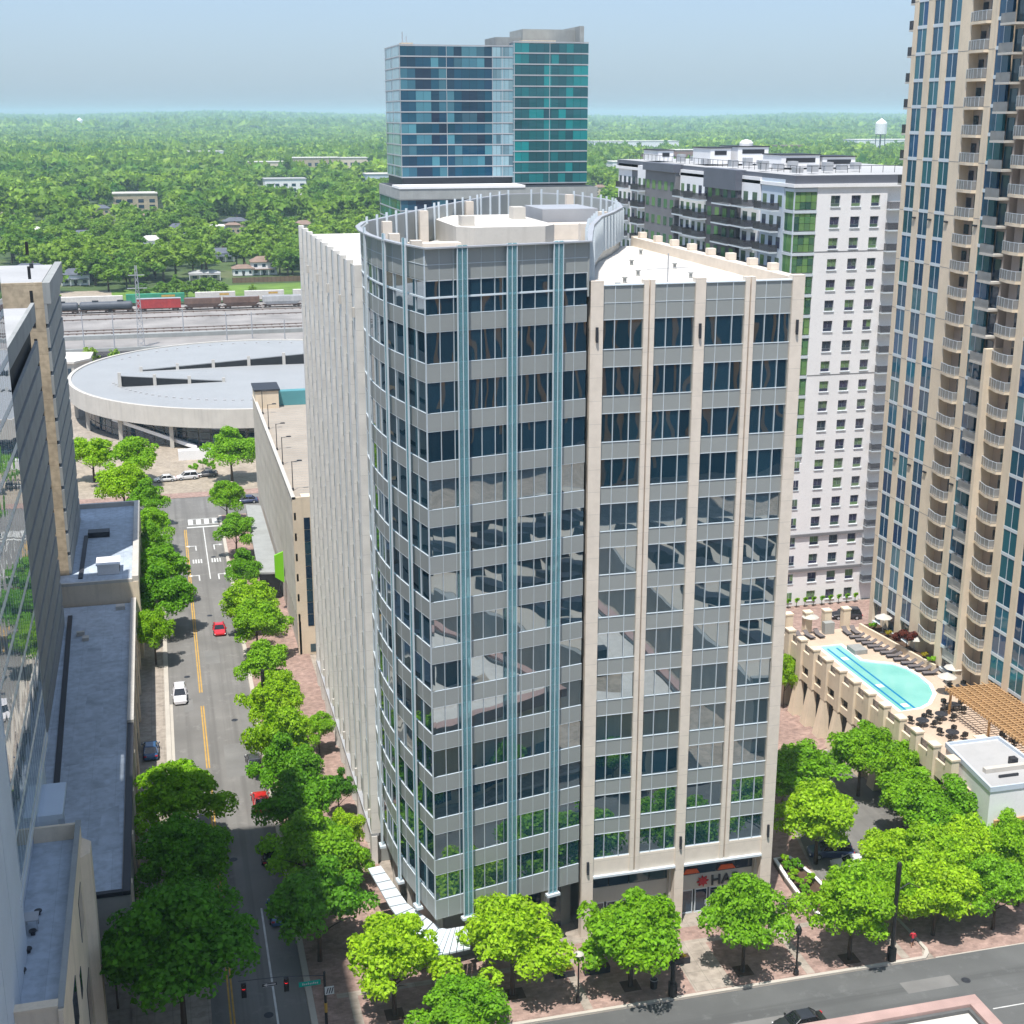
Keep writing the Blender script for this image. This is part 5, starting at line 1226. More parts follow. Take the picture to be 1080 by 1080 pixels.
def bench(x, y, label):
    o = thing('bench', label, 'bench', (x, y, .12)); MB().box(x - .8, y - .25, .5, x + .8, y + .25, .57).build('seat', 'charcoal', o); MB().box(x - .8, y + .25, .6, x + .8, y + .3, 1.0).build('backrest', 'charcoal', o)
    for dx in (-.65, .65): MB().box(x + dx - .05, y - .22, .12, x + dx + .05, y + .22, .5).build('leg', 'charcoal', o)
bench(37.6, 104.5, 'dark bench behind the round lime tree'); bench(49.4, 106.6, 'dark bench beside the shop front'); bench(55.6, 108.0, 'dark bench beside the curved planter rim')
def bollard_bin(x, y, label):
    o = thing('litter_bin', label, 'bin', (x, y, .12)); MB().lathe([(.3, .12), (.34, 1.0), (.36, 1.02), (.2, 1.15)], 12, 0, (x, y)).build('body', 'black_metal', o); MB().lathe([(.37, .98), (.37, 1.04)], 12, 0, (x, y)).build('rim', 'grey_metal', o)
bollard_bin(30.6, 103.8, 'dark litter bin by the pilaster at the glass prow'); bollard_bin(38.4, 99.2, 'dark litter bin right of the round lime tree')
b = MB()
for x, y in ((26.3, 101.4), (36.5, 100.0), (47.1, 99.6), (57.3, 98.9), (15.5, 101.2)): b.box(x - .8, y - .8, .125, x + .8, y + .8, .142)
b.build('tree_pits', 'soil', kind='structure')

# ------------------------------------------------------------------ vehicles
def make_car(color, label, kind='sedan', group=None):
    o = thing('parked_car', label, 'car', (0, 0, 0), group)
    Lh = {'sedan': 2.3, 'suv': 2.35, 'sport': 2.2}[kind]; hh = {'sedan': .85, 'suv': 1.0, 'sport': .75}[kind]; top = {'sedan': 1.45, 'suv': 1.72, 'sport': 1.22}[kind]; W = .92
    # body: lofted cross-sections along the length (front at +y)
    prof = [(-Lh, .55, .72), (-Lh + .12, .95 * hh, .84), (-Lh * .55, hh, .9), (0, hh, .92), (Lh * .5, hh * .97, .9), (Lh - .25, hh * .8, .84), (Lh, hh * .62, .7)]
    b = MB(); base = 0
    ringn = 8
    for y, zt, hw in prof:
        b.v += [(-hw * .94, y, .25), (-hw, y, .45), (-hw * .98, y, zt * .85), (-hw * .86, y, zt), (hw * .86, y, zt), (hw * .98, y, zt * .85), (hw, y, .45), (hw * .94, y, .25)]
    for i in range(len(prof) - 1):
        for k in range(ringn): b.f.append((i * 8 + k, (i + 1) * 8 + k, (i + 1) * 8 + (k + 1) % 8, i * 8 + (k + 1) % 8)); b.m.append(0)
    b.f += [tuple(range(8)), tuple((len(prof) - 1) * 8 + 7 - k for k in range(8))]; b.m += [0, 0]
    b.build('body', color, o, smooth=False)
    ys = {'sedan': (-1.75, -1.05, .35, 1.15), 'suv': (-2.2, -1.85, .4, 1.15), 'sport': (-1.8, -.9, .1, 1.0)}[kind]
    g = MB().hexa([(-.8, ys[0], hh - .02), (.8, ys[0], hh - .02), (.8, ys[3], hh - .02), (-.8, ys[3], hh - .02), (-.62, ys[1], top - .06), (.62, ys[1], top - .06), (.62, ys[2], top - .06), (-.62, ys[2], top - .06)])
    g.build('window', 'carglass', o)
    r = MB().hexa([(-.66, ys[1] - .06, top - .075), (.66, ys[1] - .06, top - .075), (.66, ys[2] + .06, top - .075), (-.66, ys[2] + .06, top - .075), (-.55, ys[1] + .1, top), (.55, ys[1] + .1, top), (.55, ys[2] - .1, top), (-.55, ys[2] - .1, top)])
    for sx in (-1, 1):
        for ya, yb in ((ys[0], ys[1]), (ys[3], ys[2]), ((ys[0] + ys[3]) / 2, (ys[1] + ys[2]) / 2)): r.tube([(sx * .81, ya, hh - .02), (sx * .64, yb, top - .06)], .05, 5)
    r.build('roof', color, o)
    for sx in (-1, 1):
        for y in (-Lh * .62, Lh * .6):
            wl = MB().tube([(sx * .72, y, .33), (sx * .95, y, .33)], .33, 16).build('wheel', 'tyre', o)
            MB().tube([(sx * .951, y, .33), (sx * .965, y, .33)], .2, 10).build('rim', 'grey_metal', wl)
        MB().box(sx * .72 - .15, Lh - .12, hh * .5, sx * .72 + .15 if sx < 0 else .8, Lh - .02, hh * .62).build('headlight', 'white_wall', o)
        MB().box(min(sx * .8, sx * .5), -Lh - .02, .62, max(sx * .8, sx * .5), -Lh + .08, .76).build('tail_light', 'red', o)
        MB().box(min(sx * .95, sx * 1.08), ys[3] - .25, hh - .02, max(sx * .95, sx * 1.08), ys[3] - .1, hh + .14).build('mirror', color, o)
    return o
CARS = [((.75, .73, .75), 'suv', 'white car driving on the side street towards the camera', (-.8, 174.6), 180), ((.6, .015, .02), 'sport', 'bright red car driving away along the side street', (5.5, 198.6), 180),
        ((.55, .02, .02), 'sedan', 'red car parked at the right kerb, half hidden by a tree', (7.3, 142.2), 0), ((.02, .02, .022), 'suv', 'black car parked at the right kerb in the shade under a tree', (7.3, 130.6), 0), ((.05, .13, .3), 'sedan', 'dark blue car parked at the right kerb in shade', (7.2, 119.4), 0), ((.06, .06, .07), 'sedan', 'dark grey car parked at the right kerb beside the bright tree', (7.3, 152.2), 0),
        ((.02, .08, .2), 'sedan', 'small blue car tucked beside the low block on the left pavement', (-4.6, 158.4), 0), ((.02, .022, .03), 'suv', 'black car in front of the white apartment block entrance', (99.4, 180.4), 78), ((.65, .65, .66), 'sedan', 'white car half hidden by trees beside the office tower', (65.3, 113.2), 75), ((.04, .07, .18), 'suv', 'dark blue car behind the white one under the trees', (64.2, 116.2), 75),
        ((.02, .02, .025), 'sedan', 'dark car on the front road cut by the bottom edge', (48.6, 91.0), 92), ((.72, .72, .72), 'sedan', 'white car parked left in front of the arena', (-1.2, 291.5), 95), ((.7, .7, .72), 'suv', 'white car parked right of the other white one at the arena', (3.4, 292.2), 95), ((.1, .1, .11), 'sedan', 'dark car parked in front of the arena beside the white ones', (7.6, 293.6), 90), ((.06, .08, .18), 'sedan', 'dark blue car at the garage corner beyond the trees', (14.4, 270.3), 90)]
for c, k, lab, (x, y), a in CARS:
    o = make_car(paint('%02d%02d%02d' % tuple(int(v * 99) for v in c), c), lab, k); o.location = (x, y, -.015 if x < 60 and y < 262 else .02); o.rotation_euler.z = R_(a)
    if lab.startswith('small blue'): o.location.z = .13

# ------------------------------------------------------------------ the person in red
def person(x, y, label):
    o = thing('person', label, 'person', (x, y, .13)); z0 = .13
    J = {'pel': (0, 0, .95), 'chest': (0, .02, 1.3), 'neck': (0, .02, 1.5), 'head': (0, -.02, 1.62), 'top': (0, -.02, 1.76), 'ls': (-.19, .02, 1.42), 'le': (-.26, .1, 1.14), 'lh': (-.25, -.04, .92), 'rs': (.19, .02, 1.42), 're': (.26, -.04, 1.14), 'rh': (.24, -.16, .95), 'lk': (-.1, -.14, .52), 'lf': (-.1, -.08, .07), 'lt': (-.1, -.24, .04), 'rk': (.1, .06, .5), 'rf': (.1, .26, .1), 'rt': (.1, .14, .04)}
    Rr = {'pel': .15, 'chest': .16, 'neck': .06, 'head': .1, 'top': .07, 'ls': .07, 'le': .05, 'lh': .04, 'rs': .07, 're': .05, 'rh': .04, 'lk': .07, 'lf': .05, 'lt': .04, 'rk': .07, 'rf': .05, 'rt': .04}
    E_ = [('pel', 'chest'), ('chest', 'neck'), ('neck', 'head'), ('head', 'top'), ('chest', 'ls'), ('ls', 'le'), ('le', 'lh'), ('chest', 'rs'), ('rs', 're'), ('re', 'rh'), ('pel', 'lk'), ('lk', 'lf'), ('lf', 'lt'), ('pel', 'rk'), ('rk', 'rf'), ('rf', 'rt')]
    K = list(J); me = bpy.data.meshes.new('body'); me.from_pydata([J[k] for k in K], [(K.index(a), K.index(c)) for a, c in E_], [])
    m, nt, out = newmat('person_clothes'); tc = nd(nt, 'ShaderNodeTexCoord'); sp = nd(nt, 'ShaderNodeSeparateXYZ'); nt.links.new(tc.outputs['Object'], sp.inputs[0])
    r = ramp(nt, sp.outputs['Z'], [(0, (.05, .04, .04)), (.08, (.35, .2, .14)), (.5, (.03, .035, .06)), (.93, (.55, .03, .05)), (1.0, (.55, .03, .05))]); nt.nodes[-1].color_ramp.interpolation = 'CONSTANT'
    head = nd(nt, 'ShaderNodeMath', operation='GREATER_THAN', i_1=1.47); nt.links.new(sp.outputs['Z'], head.inputs[0])
    col = mixc(nt, r, (.4, .24, .17), head.outputs[0]); b = nd(nt, 'ShaderNodeBsdfPrincipled', i_Roughness=.8); nt.links.new(col, b.inputs['Base Color']); nt.links.new(b.outputs[0], out.inputs[0])
    me.materials.append(m)
    p = bpy.data.objects.new('body', me); COL.objects.link(p); p.parent = o
    sk = p.modifiers.new('skin', 'SKIN'); 
    if not me.skin_vertices: 
        bpy.context.view_layer.objects.active = p; bpy.ops.mesh.customdata_skin_add()
    for i, k in enumerate(K): me.skin_vertices[0].data[i].radius = (Rr[k], Rr[k] * .8); 
    me.skin_vertices[0].data[0].use_root = True
    sd = p.modifiers.new('sub', 'SUBSURF'); sd.levels = 2; sd.render_levels = 2
    hr = MB().lathe([(.115, 1.66 + z0), (.122, 1.72 + z0), (.1, 1.79 + z0), (.03, 1.83 + z0)], 12, 0, (x, y)); hr.build('hair', 'black_metal', o, smooth=True)
    o.rotation_euler.z = R_(160)
person(63.9, 99.2, 'person in a red top and dark shorts walking beside the driveway')

# ------------------------------------------------------------------ rail yard
sheet('rail_yard', [(-260, 440.1), (330, 440.1), (330, 592), (-260, 578)], -.2, 'gravel')
b = MB()
for i, y in enumerate((510, 517, 546, 560, 566, 572, 584)):
    for d in (-.72, .72): b.box(-200, y + d - .05, -.05, 280, y + d + .05, .1)
    for k in range(160): b.box(-200 + k * 3, y - 1.3, -.12, -199.6 + k * 3, y + 1.3, -.06)
b.build('track', 'rust', kind='structure')
b = MB().box(-200, 496, -.2, 280, 498, 1.2).box(-200, 470, -.2, 280, 471, .8); b.build('retaining_wall', 'concrete_grey', kind='structure')
def bogies(o, x, y, l):
    for s in (-1, 1):
        b = MB()
        for k in (-.9, .9):
            for d in (-.72, .72): b.tube([(x + s * l * .36 + k, y + d - .06, .55), (x + s * l * .36 + k, y + d + .06, .55)], .46, 10)
        b.box(x + s * l * .36 - 1.3, y - 1, .45, x + s * l * .36 + 1.3, y + 1, .8); b.build('bogie', 'rust', o)
def wagon(kind, x, y, l, mat, label, h=4.2):
    o = thing({'tank': 'tank_wagon', 'box': 'box_wagon', 'hop': 'hopper_wagon', 'con': 'container_wagon'}[kind], label, 'rail wagon', (x, y, 0), 'freight wagons in the rail yard')
    bogies(o, x, y, l); hw = l / 2
    MB().box(x - hw + .3, y - 1.3, .95, x + hw - .3, y + 1.3, 1.15).build('underframe', 'rust', o)
    if kind == 'tank':
        MB().tube([(x - hw + .5, y, 2.7), (x - hw + 1.1, y, 2.7), (x + hw - 1.1, y, 2.7), (x + hw - .5, y, 2.7)], [1.1, 1.55, 1.55, 1.1], 20).build('tank', mat, o, smooth=False); MB().box(x - 1.2, y - .5, 4.2, x + 1.2, y + .5, 4.7).build('hatch', 'charcoal', o)
    elif kind == 'box':
        b = MB().box(x - hw + .3, y - 1.5, 1.16, x + hw - .3, y + 1.5, h + .6)
        for k in range(int(l / 1.2)): b.box(x - hw + .5 + k * 1.2, y - 1.58, 1.2, x - hw + .62 + k * 1.2, y - 1.5, h + .5)
        b.build('body', mat, o); MB().box(x - 1.4, y - 1.62, 1.3, x + 1.4, y - 1.585, h + .2).build('door', mat, o); MB().box(x - hw + .2, y - 1.6, h + .6, x + hw - .2, y + 1.6, h + .72).build('roof', 'grey_metal', o)
    elif kind == 'hop':
        b = MB().hexa([(x - hw + 2.2, y - 1.2, 1.16), (x + hw - 2.2, y - 1.2, 1.16), (x + hw - 2.2, y + 1.2, 1.16), (x - hw + 2.2, y + 1.2, 1.16), (x - hw + .3, y - 1.55, 2.4), (x + hw - .3, y - 1.55, 2.4), (x + hw - .3, y + 1.55, 2.4), (x - hw + .3, y + 1.55, 2.4)]).box(x - hw + .3, y - 1.55, 2.401, x + hw - .3, y + 1.55, h + .3)
        for k in range(int(l / 1.6)): b.box(x - hw + .5 + k * 1.6, y - 1.65, 2.2, x - hw + .65 + k * 1.6, y - 1.55, h + .25)
        b.build('body', mat, o); MB().box(x - hw + .8, y - .5, h + .3, x + hw - .8, y + .5, h + .5).build('hatch', 'grey_metal', o)
    else:
        MB().box(x - hw + .4, y - 1.25, 1.16, x + hw - .4, y + 1.25, h + .4).build('container', mat, o)
        if h > 3.9: MB().box(x + hw * .2, y - 1.27, h - .9, x + hw * .65, y - 1.251, h - .1).build('panel', 'yellow', o)
wr = rough_mat('wagon_red', (.45, .05, .05), .6, .25, .4, 2., True); wb = rough_mat('wagon_brown', (.2, .12, .09), .7, .3, .4, 2., True); wg = rough_mat('wagon_grey', (.5, .5, .5), .7, .2, .4, 2., True); wk = rough_mat('tank_dark', (.1, .11, .13), .5, .2); wn = rough_mat('wagon_green', (.05, .3, .17), .6, .2)
for kind, x, y, l, m_, lab in (('tank', -36.5, 566, 13, wk, 'dark tank wagon cut off by the beige tower on the left'), ('tank', -24, 566, 13, wk, 'grey tank wagon, middle one left of the red box wagon'), ('tank', -14.5, 566, 10, wk, 'grey tank wagon coupled directly to the red box wagon'), ('box', .2, 566, 17.5, wr, 'bright red box wagon in the rail yard'), ('hop', 17.2, 566, 15, wb, 'rusty brown hopper wagon right behind the red box wagon'), ('hop', 32.4, 566, 15, wb, 'rusty brown hopper wagon beside the grey ones'), ('hop', 48.6, 566, 16, wg, 'pale grey hopper wagon near the ribbed office wing'), ('hop', 65, 566, 16, wg, 'pale grey hopper wagon at the edge of the ribbed office wing'),
                                ('con', -26, 584, 25, 'roof_white', 'long white container wagon behind the tank wagons'), ('con', -1, 584, 24, wn, 'green container wagon behind the red box wagon'), ('con', 23, 584, 17, 'roof_white', 'white container wagon with yellow panel behind the brown hoppers'), ('con', 43, 584, 17, 'roof_white', 'white container wagon with yellow panel behind the grey hopper'), ('con', 63, 584, 17, 'roof_white', 'white container wagon half hidden by the ribbed office wing')):
    wagon(kind, x, y, l, m_, lab, 3.8 if lab.startswith('long') else 4.2)
def lattice(x, y, h, label):
    o = thing('lattice_mast', label, 'mast', (x, y, 0)); b = MB(); W = lambda z: 1.1 * (1 - z / h * .75)
    for sx in (-1, 1):
        for sy in (-1, 1): b.tube([(x + sx * W(0), y + sy * W(0), 0), (x + sx * W(h), y + sy * W(h), h)], .11, 5)
    n = 14
    for i in range(n):
        z0, z1 = h * i / n, h * (i + 1) / n
        for sy in (-1, 1): b.tube([(x - W(z0), y + sy * W(z0), z0), (x + W(z1), y + sy * W(z1), z1)], .06, 4).tube([(x + W(z0), y + sy * W(z0), z0), (x - W(z1), y + sy * W(z1), z1)], .06, 4)
    b.build('tower', 'grey_metal', o)
    MB().tube([(x - 3.2, y, h * .72), (x + 3.2, y, h * .72)], .12, 6).tube([(x - 2.6, y, h * .88), (x + 2.6, y, h * .88)], .12, 6).build('cross_arm', 'grey_metal', o)
lattice(-6.5, 476, 27, 'grey steel lattice mast standing in front of the red wagon')
def catenary(x, y, h, label):
    o = thing('line_pole', label, 'pole', (x, y, 0), 'poles along the rail yard'); MB().lathe([(.22, 0), (.14, h)], 8, 0, (x, y)).build('pole', 'grey_metal', o); MB().tube([(x - 1.4, y, h - .8), (x + 1.4, y, h - .8)], .09, 6).build('cross_arm', 'grey_metal', o)
for i, (x, y, h) in enumerate(((-33, 470, 13), (-25, 478, 12), (-15, 470, 12), (8, 500, 9), (22, 480, 10), (31, 486, 9), (52, 508, 20), (41, 472, 8))): catenary(x, y, h, '%s rail-side pole from the left above the arena roof' % ORD[i])
b = MB()
for y in (448, 456): b.box(-60, y, 0, 90, y + .05, 2)
b.build('fence', 'rail_dark', None, label='low wire fence along the ballast behind the arena', cat='fence')
sheet('lawn', [(-20, 602), (75, 606), (75, 650), (-20, 640)], -.1, 'grass')
sheet('bare_earth', [(-40, 590), (-18, 592), (-20, 640), (-42, 640)], -.09, 'beige_plaza')
o = thing('board_fence', 'long brown board fence between the lawn and the houses', 'fence', (50, 655, 0))
b = MB()
for i in range(22): b.box(34 + i * 2, 654, 0, 35.9 + i * 2, 654.2, 2.4)
b.build('board', rough_mat('fence_wood', (.2, .13, .08), .8, .2), o)
b = MB()
for i in range(23): b.box(33.9 + i * 2 + .001, 653.9, 0, 34.05 + i * 2, 654.3, 2.6)
b.build('post', 'bark', o)
def house(x, y, w_, d, h, label, wall, roofm, rh=2.6, porch=True):
    o = thing('house', label, 'house', (x, y, 0), 'houses among the trees'); x0, x1, y0, y1 = x - w_ / 2, x + w_ / 2, y - d / 2, y + d / 2
    MB().box(x0, y0, 0, x1, y1, h).build('wall', wall, o)
    e = .5; r = MB().prism([(x0 - e, y0 - e), (x1 + e, y0 - e), (x1 + e, y1 + e), (x0 - e, y1 + e)], h, h + .2)
    r.poly([(x0 - e, y0 - e, h + .2), (x1 + e, y0 - e, h + .2), (x1 - w_ * .25, y, h + rh), (x0 + w_ * .25, y, h + rh)]).poly([(x1 + e, y1 + e, h + .2), (x0 - e, y1 + e, h + .2), (x0 + w_ * .25, y, h + rh), (x1 - w_ * .25, y, h + rh)]).poly([(x0 - e, y1 + e, h + .2), (x0 - e, y0 - e, h + .2), (x0 + w_ * .25, y, h + rh)]).poly([(x1 + e, y0 - e, h + .2), (x1 + e, y1 + e, h + .2), (x1 - w_ * .25, y, h + rh)])
    rf = r.build('roof', roofm, o); MB().box(x + 1, y, h + .3, x + 1.8, y + .8, h + rh + .9).build('chimney', 'rust', rf)
    n = 3
    for k in range(int(h // 2.8)):
        for i in range(n): a = x0 + w_ * (i + .3) / n; f = MB().box(a, y0 - .06, .9 + k * 2.9, a + w_ * .14, y0 - .01, 2.3 + k * 2.9).build('window', 'gl_door', o)
    MB().box(x - .5, y0 - .08, 0, x + .5, y0 - .011, 2.1).build('door', 'charcoal', o)
    if porch:
        MB().box(x0 - .3, y0 - 2.4, 2.7, x1 + .3, y0 - .1, 2.95).build('porch_roof', roofm, o)
        for i in range(4): xx = x0 + w_ * i / 3; MB().box(xx - .12, y0 - 2.3, 0, xx + .12, y0 - 2.05, 2.69).build('post', 'white_wall', o)
rd = rough_mat('slate_shingle', (.12, .13, .16), .9, .2); rt = rough_mat('brown_shingle', (.26, .18, .14), .9, .2)
house(51, 690, 12, 9, 6, 'two-storey white house with a porch, nearest the ribbed office wing', 'white_wall', rt); house(-36, 668, 12, 10, 4.6, 'white house with a dark hipped roof, next to the beige tower', 'white_wall', rd)
house(15, 905, 11, 10, 7, 'tall narrow white gabled house deep in the trees', 'white_wall', rd); house(-23, 842, 16, 12, 4, 'long white house low among the trees', 'white_wall', 'roof_white', 1.2); house(34, 760, 13, 10, 4.2, 'small dark-roofed house left of the two-storey one', 'white_wall', rd)
house(22, 672, 14, 8, 3.2, 'low grey-roofed house at the edge of the lawn', 'cream', 'roof_grey', 1.4); house(41, 688, 10, 8, 3.2, 'small pale bungalow beside the two-storey house', 'white_wall', rt, 1.8, False); house(36, 940, 26, 14, 5, 'white flat-fronted house above the others in the trees', 'white_wall', 'roof_white', 1.0, False); house(49, 905, 9, 8, 8, 'pink-beige three-storey house among the trees', 'beige_wall', rt, 1.5, False)
WH = []
for i in range(22):
    hr_ = random.Random(100 + i); y = 705 + 34 * i + hr_.uniform(-10, 10); u = (-.345, -.3, -.255, -.21, -.165, .075, .11)[(i * 3) % 7] + hr_.uniform(-.02, .02)
    yw = R_(14.375); x = y * math.tan(yw + math.atan(u)); y = y
    if any(abs(x / y - hx / hy) * hy < 14 and abs(y - hy) < 40 for hx, hy, rr in [(51, 690, 9), (-36, 668, 9), (15, 905, 8), (-23, 842, 11), (34, 760, 9), (22, 672, 10), (41, 688, 8), (36, 940, 15), (49, 905, 8)]): continue
    WH.append((x, y, hr_.uniform(11, 17)))
for i, (x, y, w_) in enumerate(WH):
    wl_, rf_, nm_ = (('white_wall', rd, 'white house with a dark roof'), ('cream', rt, 'cream house with a brown roof'), ('white_wall', 'roof_white', 'white house with a pale roof'), ('beige_wall', rd, 'beige house with a slate roof'))[i % 4]
    house(x, y, w_, 9, 4.5 + (i % 3) * 1.2, '%s, %s nearest of the houses scattered through the woods' % (nm_, ORD[i] if i < 18 else 'farthest'), wl_, rf_, 2.6, i % 2 == 0)
def far_block(x, y, w_, d, h, label, wall, roofm='roof_white', rows=2):
    o = thing('far_building', label, 'building', (x, y, 0), 'buildings showing above the woods'); MB().box(x - w_ / 2, y - d / 2, 0, x + w_ / 2, y + d / 2, h).build('wall', wall, o); MB().box(x - w_ / 2 - .6, y - d / 2 - .6, h, x + w_ / 2 + .6, y + d / 2 + .6, h + .8).build('roof', roofm, o)
    n = max(3, int(w_ / 8)); b = MB()
    for r in range(rows):
        for i in range(n): a = x - w_ / 2 + w_ * (i + .25) / n; b.box(a, y - d / 2 - .1, h * .25 + r * h * .3, a + w_ / n * .5, y - d / 2 - .02, h * .25 + r * h * .3 + h * .18)
    b.build('window_rows', 'gl_door', o, kind='stuff')
far_block(210, 1850, 60, 30, 22, 'long pale apartment row above the woods, beside the ribbed wing skyline', 'beige_wall'); far_block(255, 1870, 50, 24, 21, 'second pale apartment row above the woods, close to the blue tower', 'cream'); far_block(150, 1860, 50, 26, 17, 'low pale block left of the apartment rows in the woods', 'cream')
far_block(95, 2480, 60, 40, 16, 'far white shed alone in the woods', 'white_wall'); far_block(-12, 1165, 34, 20, 15, 'pinkish flat building in the middle of the woods', 'beige_wall'); far_block(128, 1400, 40, 24, 15, 'pale roof showing among trees in the middle distance', 'white_wall', 'roof_grey')
far_block(235, 1470, 34, 26, 16, 'blue-white low building just left of the blue tower', 'blue_white', 'roof_white'); far_block(262, 1440, 38, 26, 15, 'orange-beige building against the blue tower edge', 'timber', 'beige_plaza'); far_block(1010, 2900, 190, 60, 22, 'long white warehouse right of the blue tower', 'white_wall', 'roof_white', 1); far_block(790, 2050, 110, 40, 24, 'red brick building with flat roof right of the blue tower', rough_mat('far_brick', (.3, .15, .12), .9, .1), 'roof_white'); far_block(1640, 2950, 190, 90, 22, 'white shed beside the water tower', 'white_wall', 'roof_white', 1)
far_block(620, 1790, 60, 40, 16, 'white low building over the edge of the apartment block roof', 'white_wall', 'roof_white'); far_block(1180, 2490, 60, 40, 20, 'reddish roofed building behind the apartment block rooftops', rough_mat('far_red', (.35, .18, .13), .9, .1), rt)
def water_tower(x, y, h, r, label):
    o = thing('water_tower', label, 'water tower', (x, y, 0)); MB().lathe([(r * .5, h - 2.1 * r), (r, h - 1.9 * r), (r, h - .2 * r), (r * .95, h), (.1, h + .75 * r)], 20, 0, (x, y)).build('tank', 'white_wall', o)
    b = MB()
    for i in range(6): a = i * math.pi / 3; b.tube([(x + r * .95 * math.cos(a), y + r * .95 * math.sin(a), 0), (x + r * .85 * math.cos(a), y + r * .85 * math.sin(a), h - 1.9 * r)], r * .07, 6)
    b.tube([(x, y, 0), (x, y, h - 2 * r)], r * .14, 8); b.build('leg', 'charcoal', o)
water_tower(1345, 2440, 62, 11, 'white water tower on dark legs left of the condo tower'); water_tower(-248, 5800, 58, 13, 'tiny white water tower near the horizon on the left')

# ------------------------------------------------------------------ trees round the yard and the woods
FARV = []
for s_ in range(6):
    R = 5.0; a = leaf_cloud(200 + s_, R, 6.6, 6.4, 46, 1900, .6)
    me = mesh_from(a, 'wood_tree', ['leaf_wood', 'bark'])
    t = bpy.data.objects.new('wood_tree', me); FARV.append(me); bpy.data.objects.remove(t)
def add_trunk(me):
    import bmesh
    bm = bmesh.new(); bm.from_mesh(me); g = bmesh.ops.create_cone(bm, cap_ends=True, segments=7, radius1=.34, radius2=.16, depth=8.)
    for v in g['verts']: v.co.z += 4.0; v.co.x += .1 * (v.co.z)*.1
    fs = {f for v in g['verts'] for f in v.link_faces}
    for f in fs: f.material_index = 1
    bm.to_mesh(me); bm.free()
for me in FARV: add_trunk(me)
keep_out = [(51, 690, 9), (-36, 668, 9), (15, 905, 8), (-23, 842, 11), (34, 760, 9), (22, 672, 10), (41, 688, 8), (36, 940, 15), (49, 905, 8)]
keep_out += [(x, y, w_ * .75) for x, y, w_ in WH]
def view_u(x, y):
    yaw = R_(14.375); f = x * math.sin(yaw) + y * math.cos(yaw); r = x * math.cos(yaw) - y * math.sin(yaw); return r / max(f, 1)
def clear(x, y):
    for hx, hy, rr in keep_out:
        if hy - 95 < y < hy + 2 and abs(x / y - hx / hy) * hy < rr * .8: return False
    return True
cand = []; r3 = random.Random(9); tries = 0
while len(cand) < 285 and tries < 60000:
    tries += 1; y = 628 + (r3.random() ** 1.3) * 340; x = -150 + r3.random() * 560; u = view_u(x, y)
    vis = (-.36 < u < -.135) or (-.13 < u < -.085 and y > 760) or (.055 < u < .13 and y > 800)
    if not vis or not clear(x, y): continue
    if y < 664 and (x > 28 or (-8 < x < 22) or r3.random() < .4): continue
    if any((x - a) ** 2 + (y - c) ** 2 < 6.2 ** 2 for a, c in cand): continue
    cand.append((x, y))
for i, (x, y) in enumerate(cand):
    o = bpy.data.objects.new('wood_tree', FARV[i % 6]); COL.objects.link(o); o.location = (x, y, -.2); o.rotation_euler.z = r3.random() * 6.28; k = r3.uniform(.95, 1.75); o.scale = (k * r3.uniform(1., 1.25), k * 1.1, k * r3.uniform(.8, 1.0))
    tag(o, 'leafy green tree in the nearest part of the woods beyond the rail yard', 'tree', 'woodland trees beyond the rail yard')
for i, (x, y, k) in enumerate(((-30, 442, .45), (-22, 446, .55), (-14, 441, .5), (-33, 452, .5), (2, 606, .7), (12, 604, .65), (18, 606, .8), (27, 608, .6), (-6, 610, .6), (8, 615, .75), (22, 618, .7), (40, 612, .4), (-42, 598, .6), (10, 458, .3), (24, 459, .28), (33, 461, .26))):
    o = bpy.data.objects.new('bush_tree', FARV[i % 6]); COL.objects.link(o); o.location = (x, y, -1.2); o.rotation_euler.z = i * 1.3; o.scale = (k * 1.25, k * 1.2, k)
    tag(o, ('green bush behind the arena roof on the ballast slope' if y < 470 else 'bushy green scrub tree between the wagons and the lawn'), 'bush', 'bushes behind the arena' if y < 470 else 'scrub trees by the lawn')
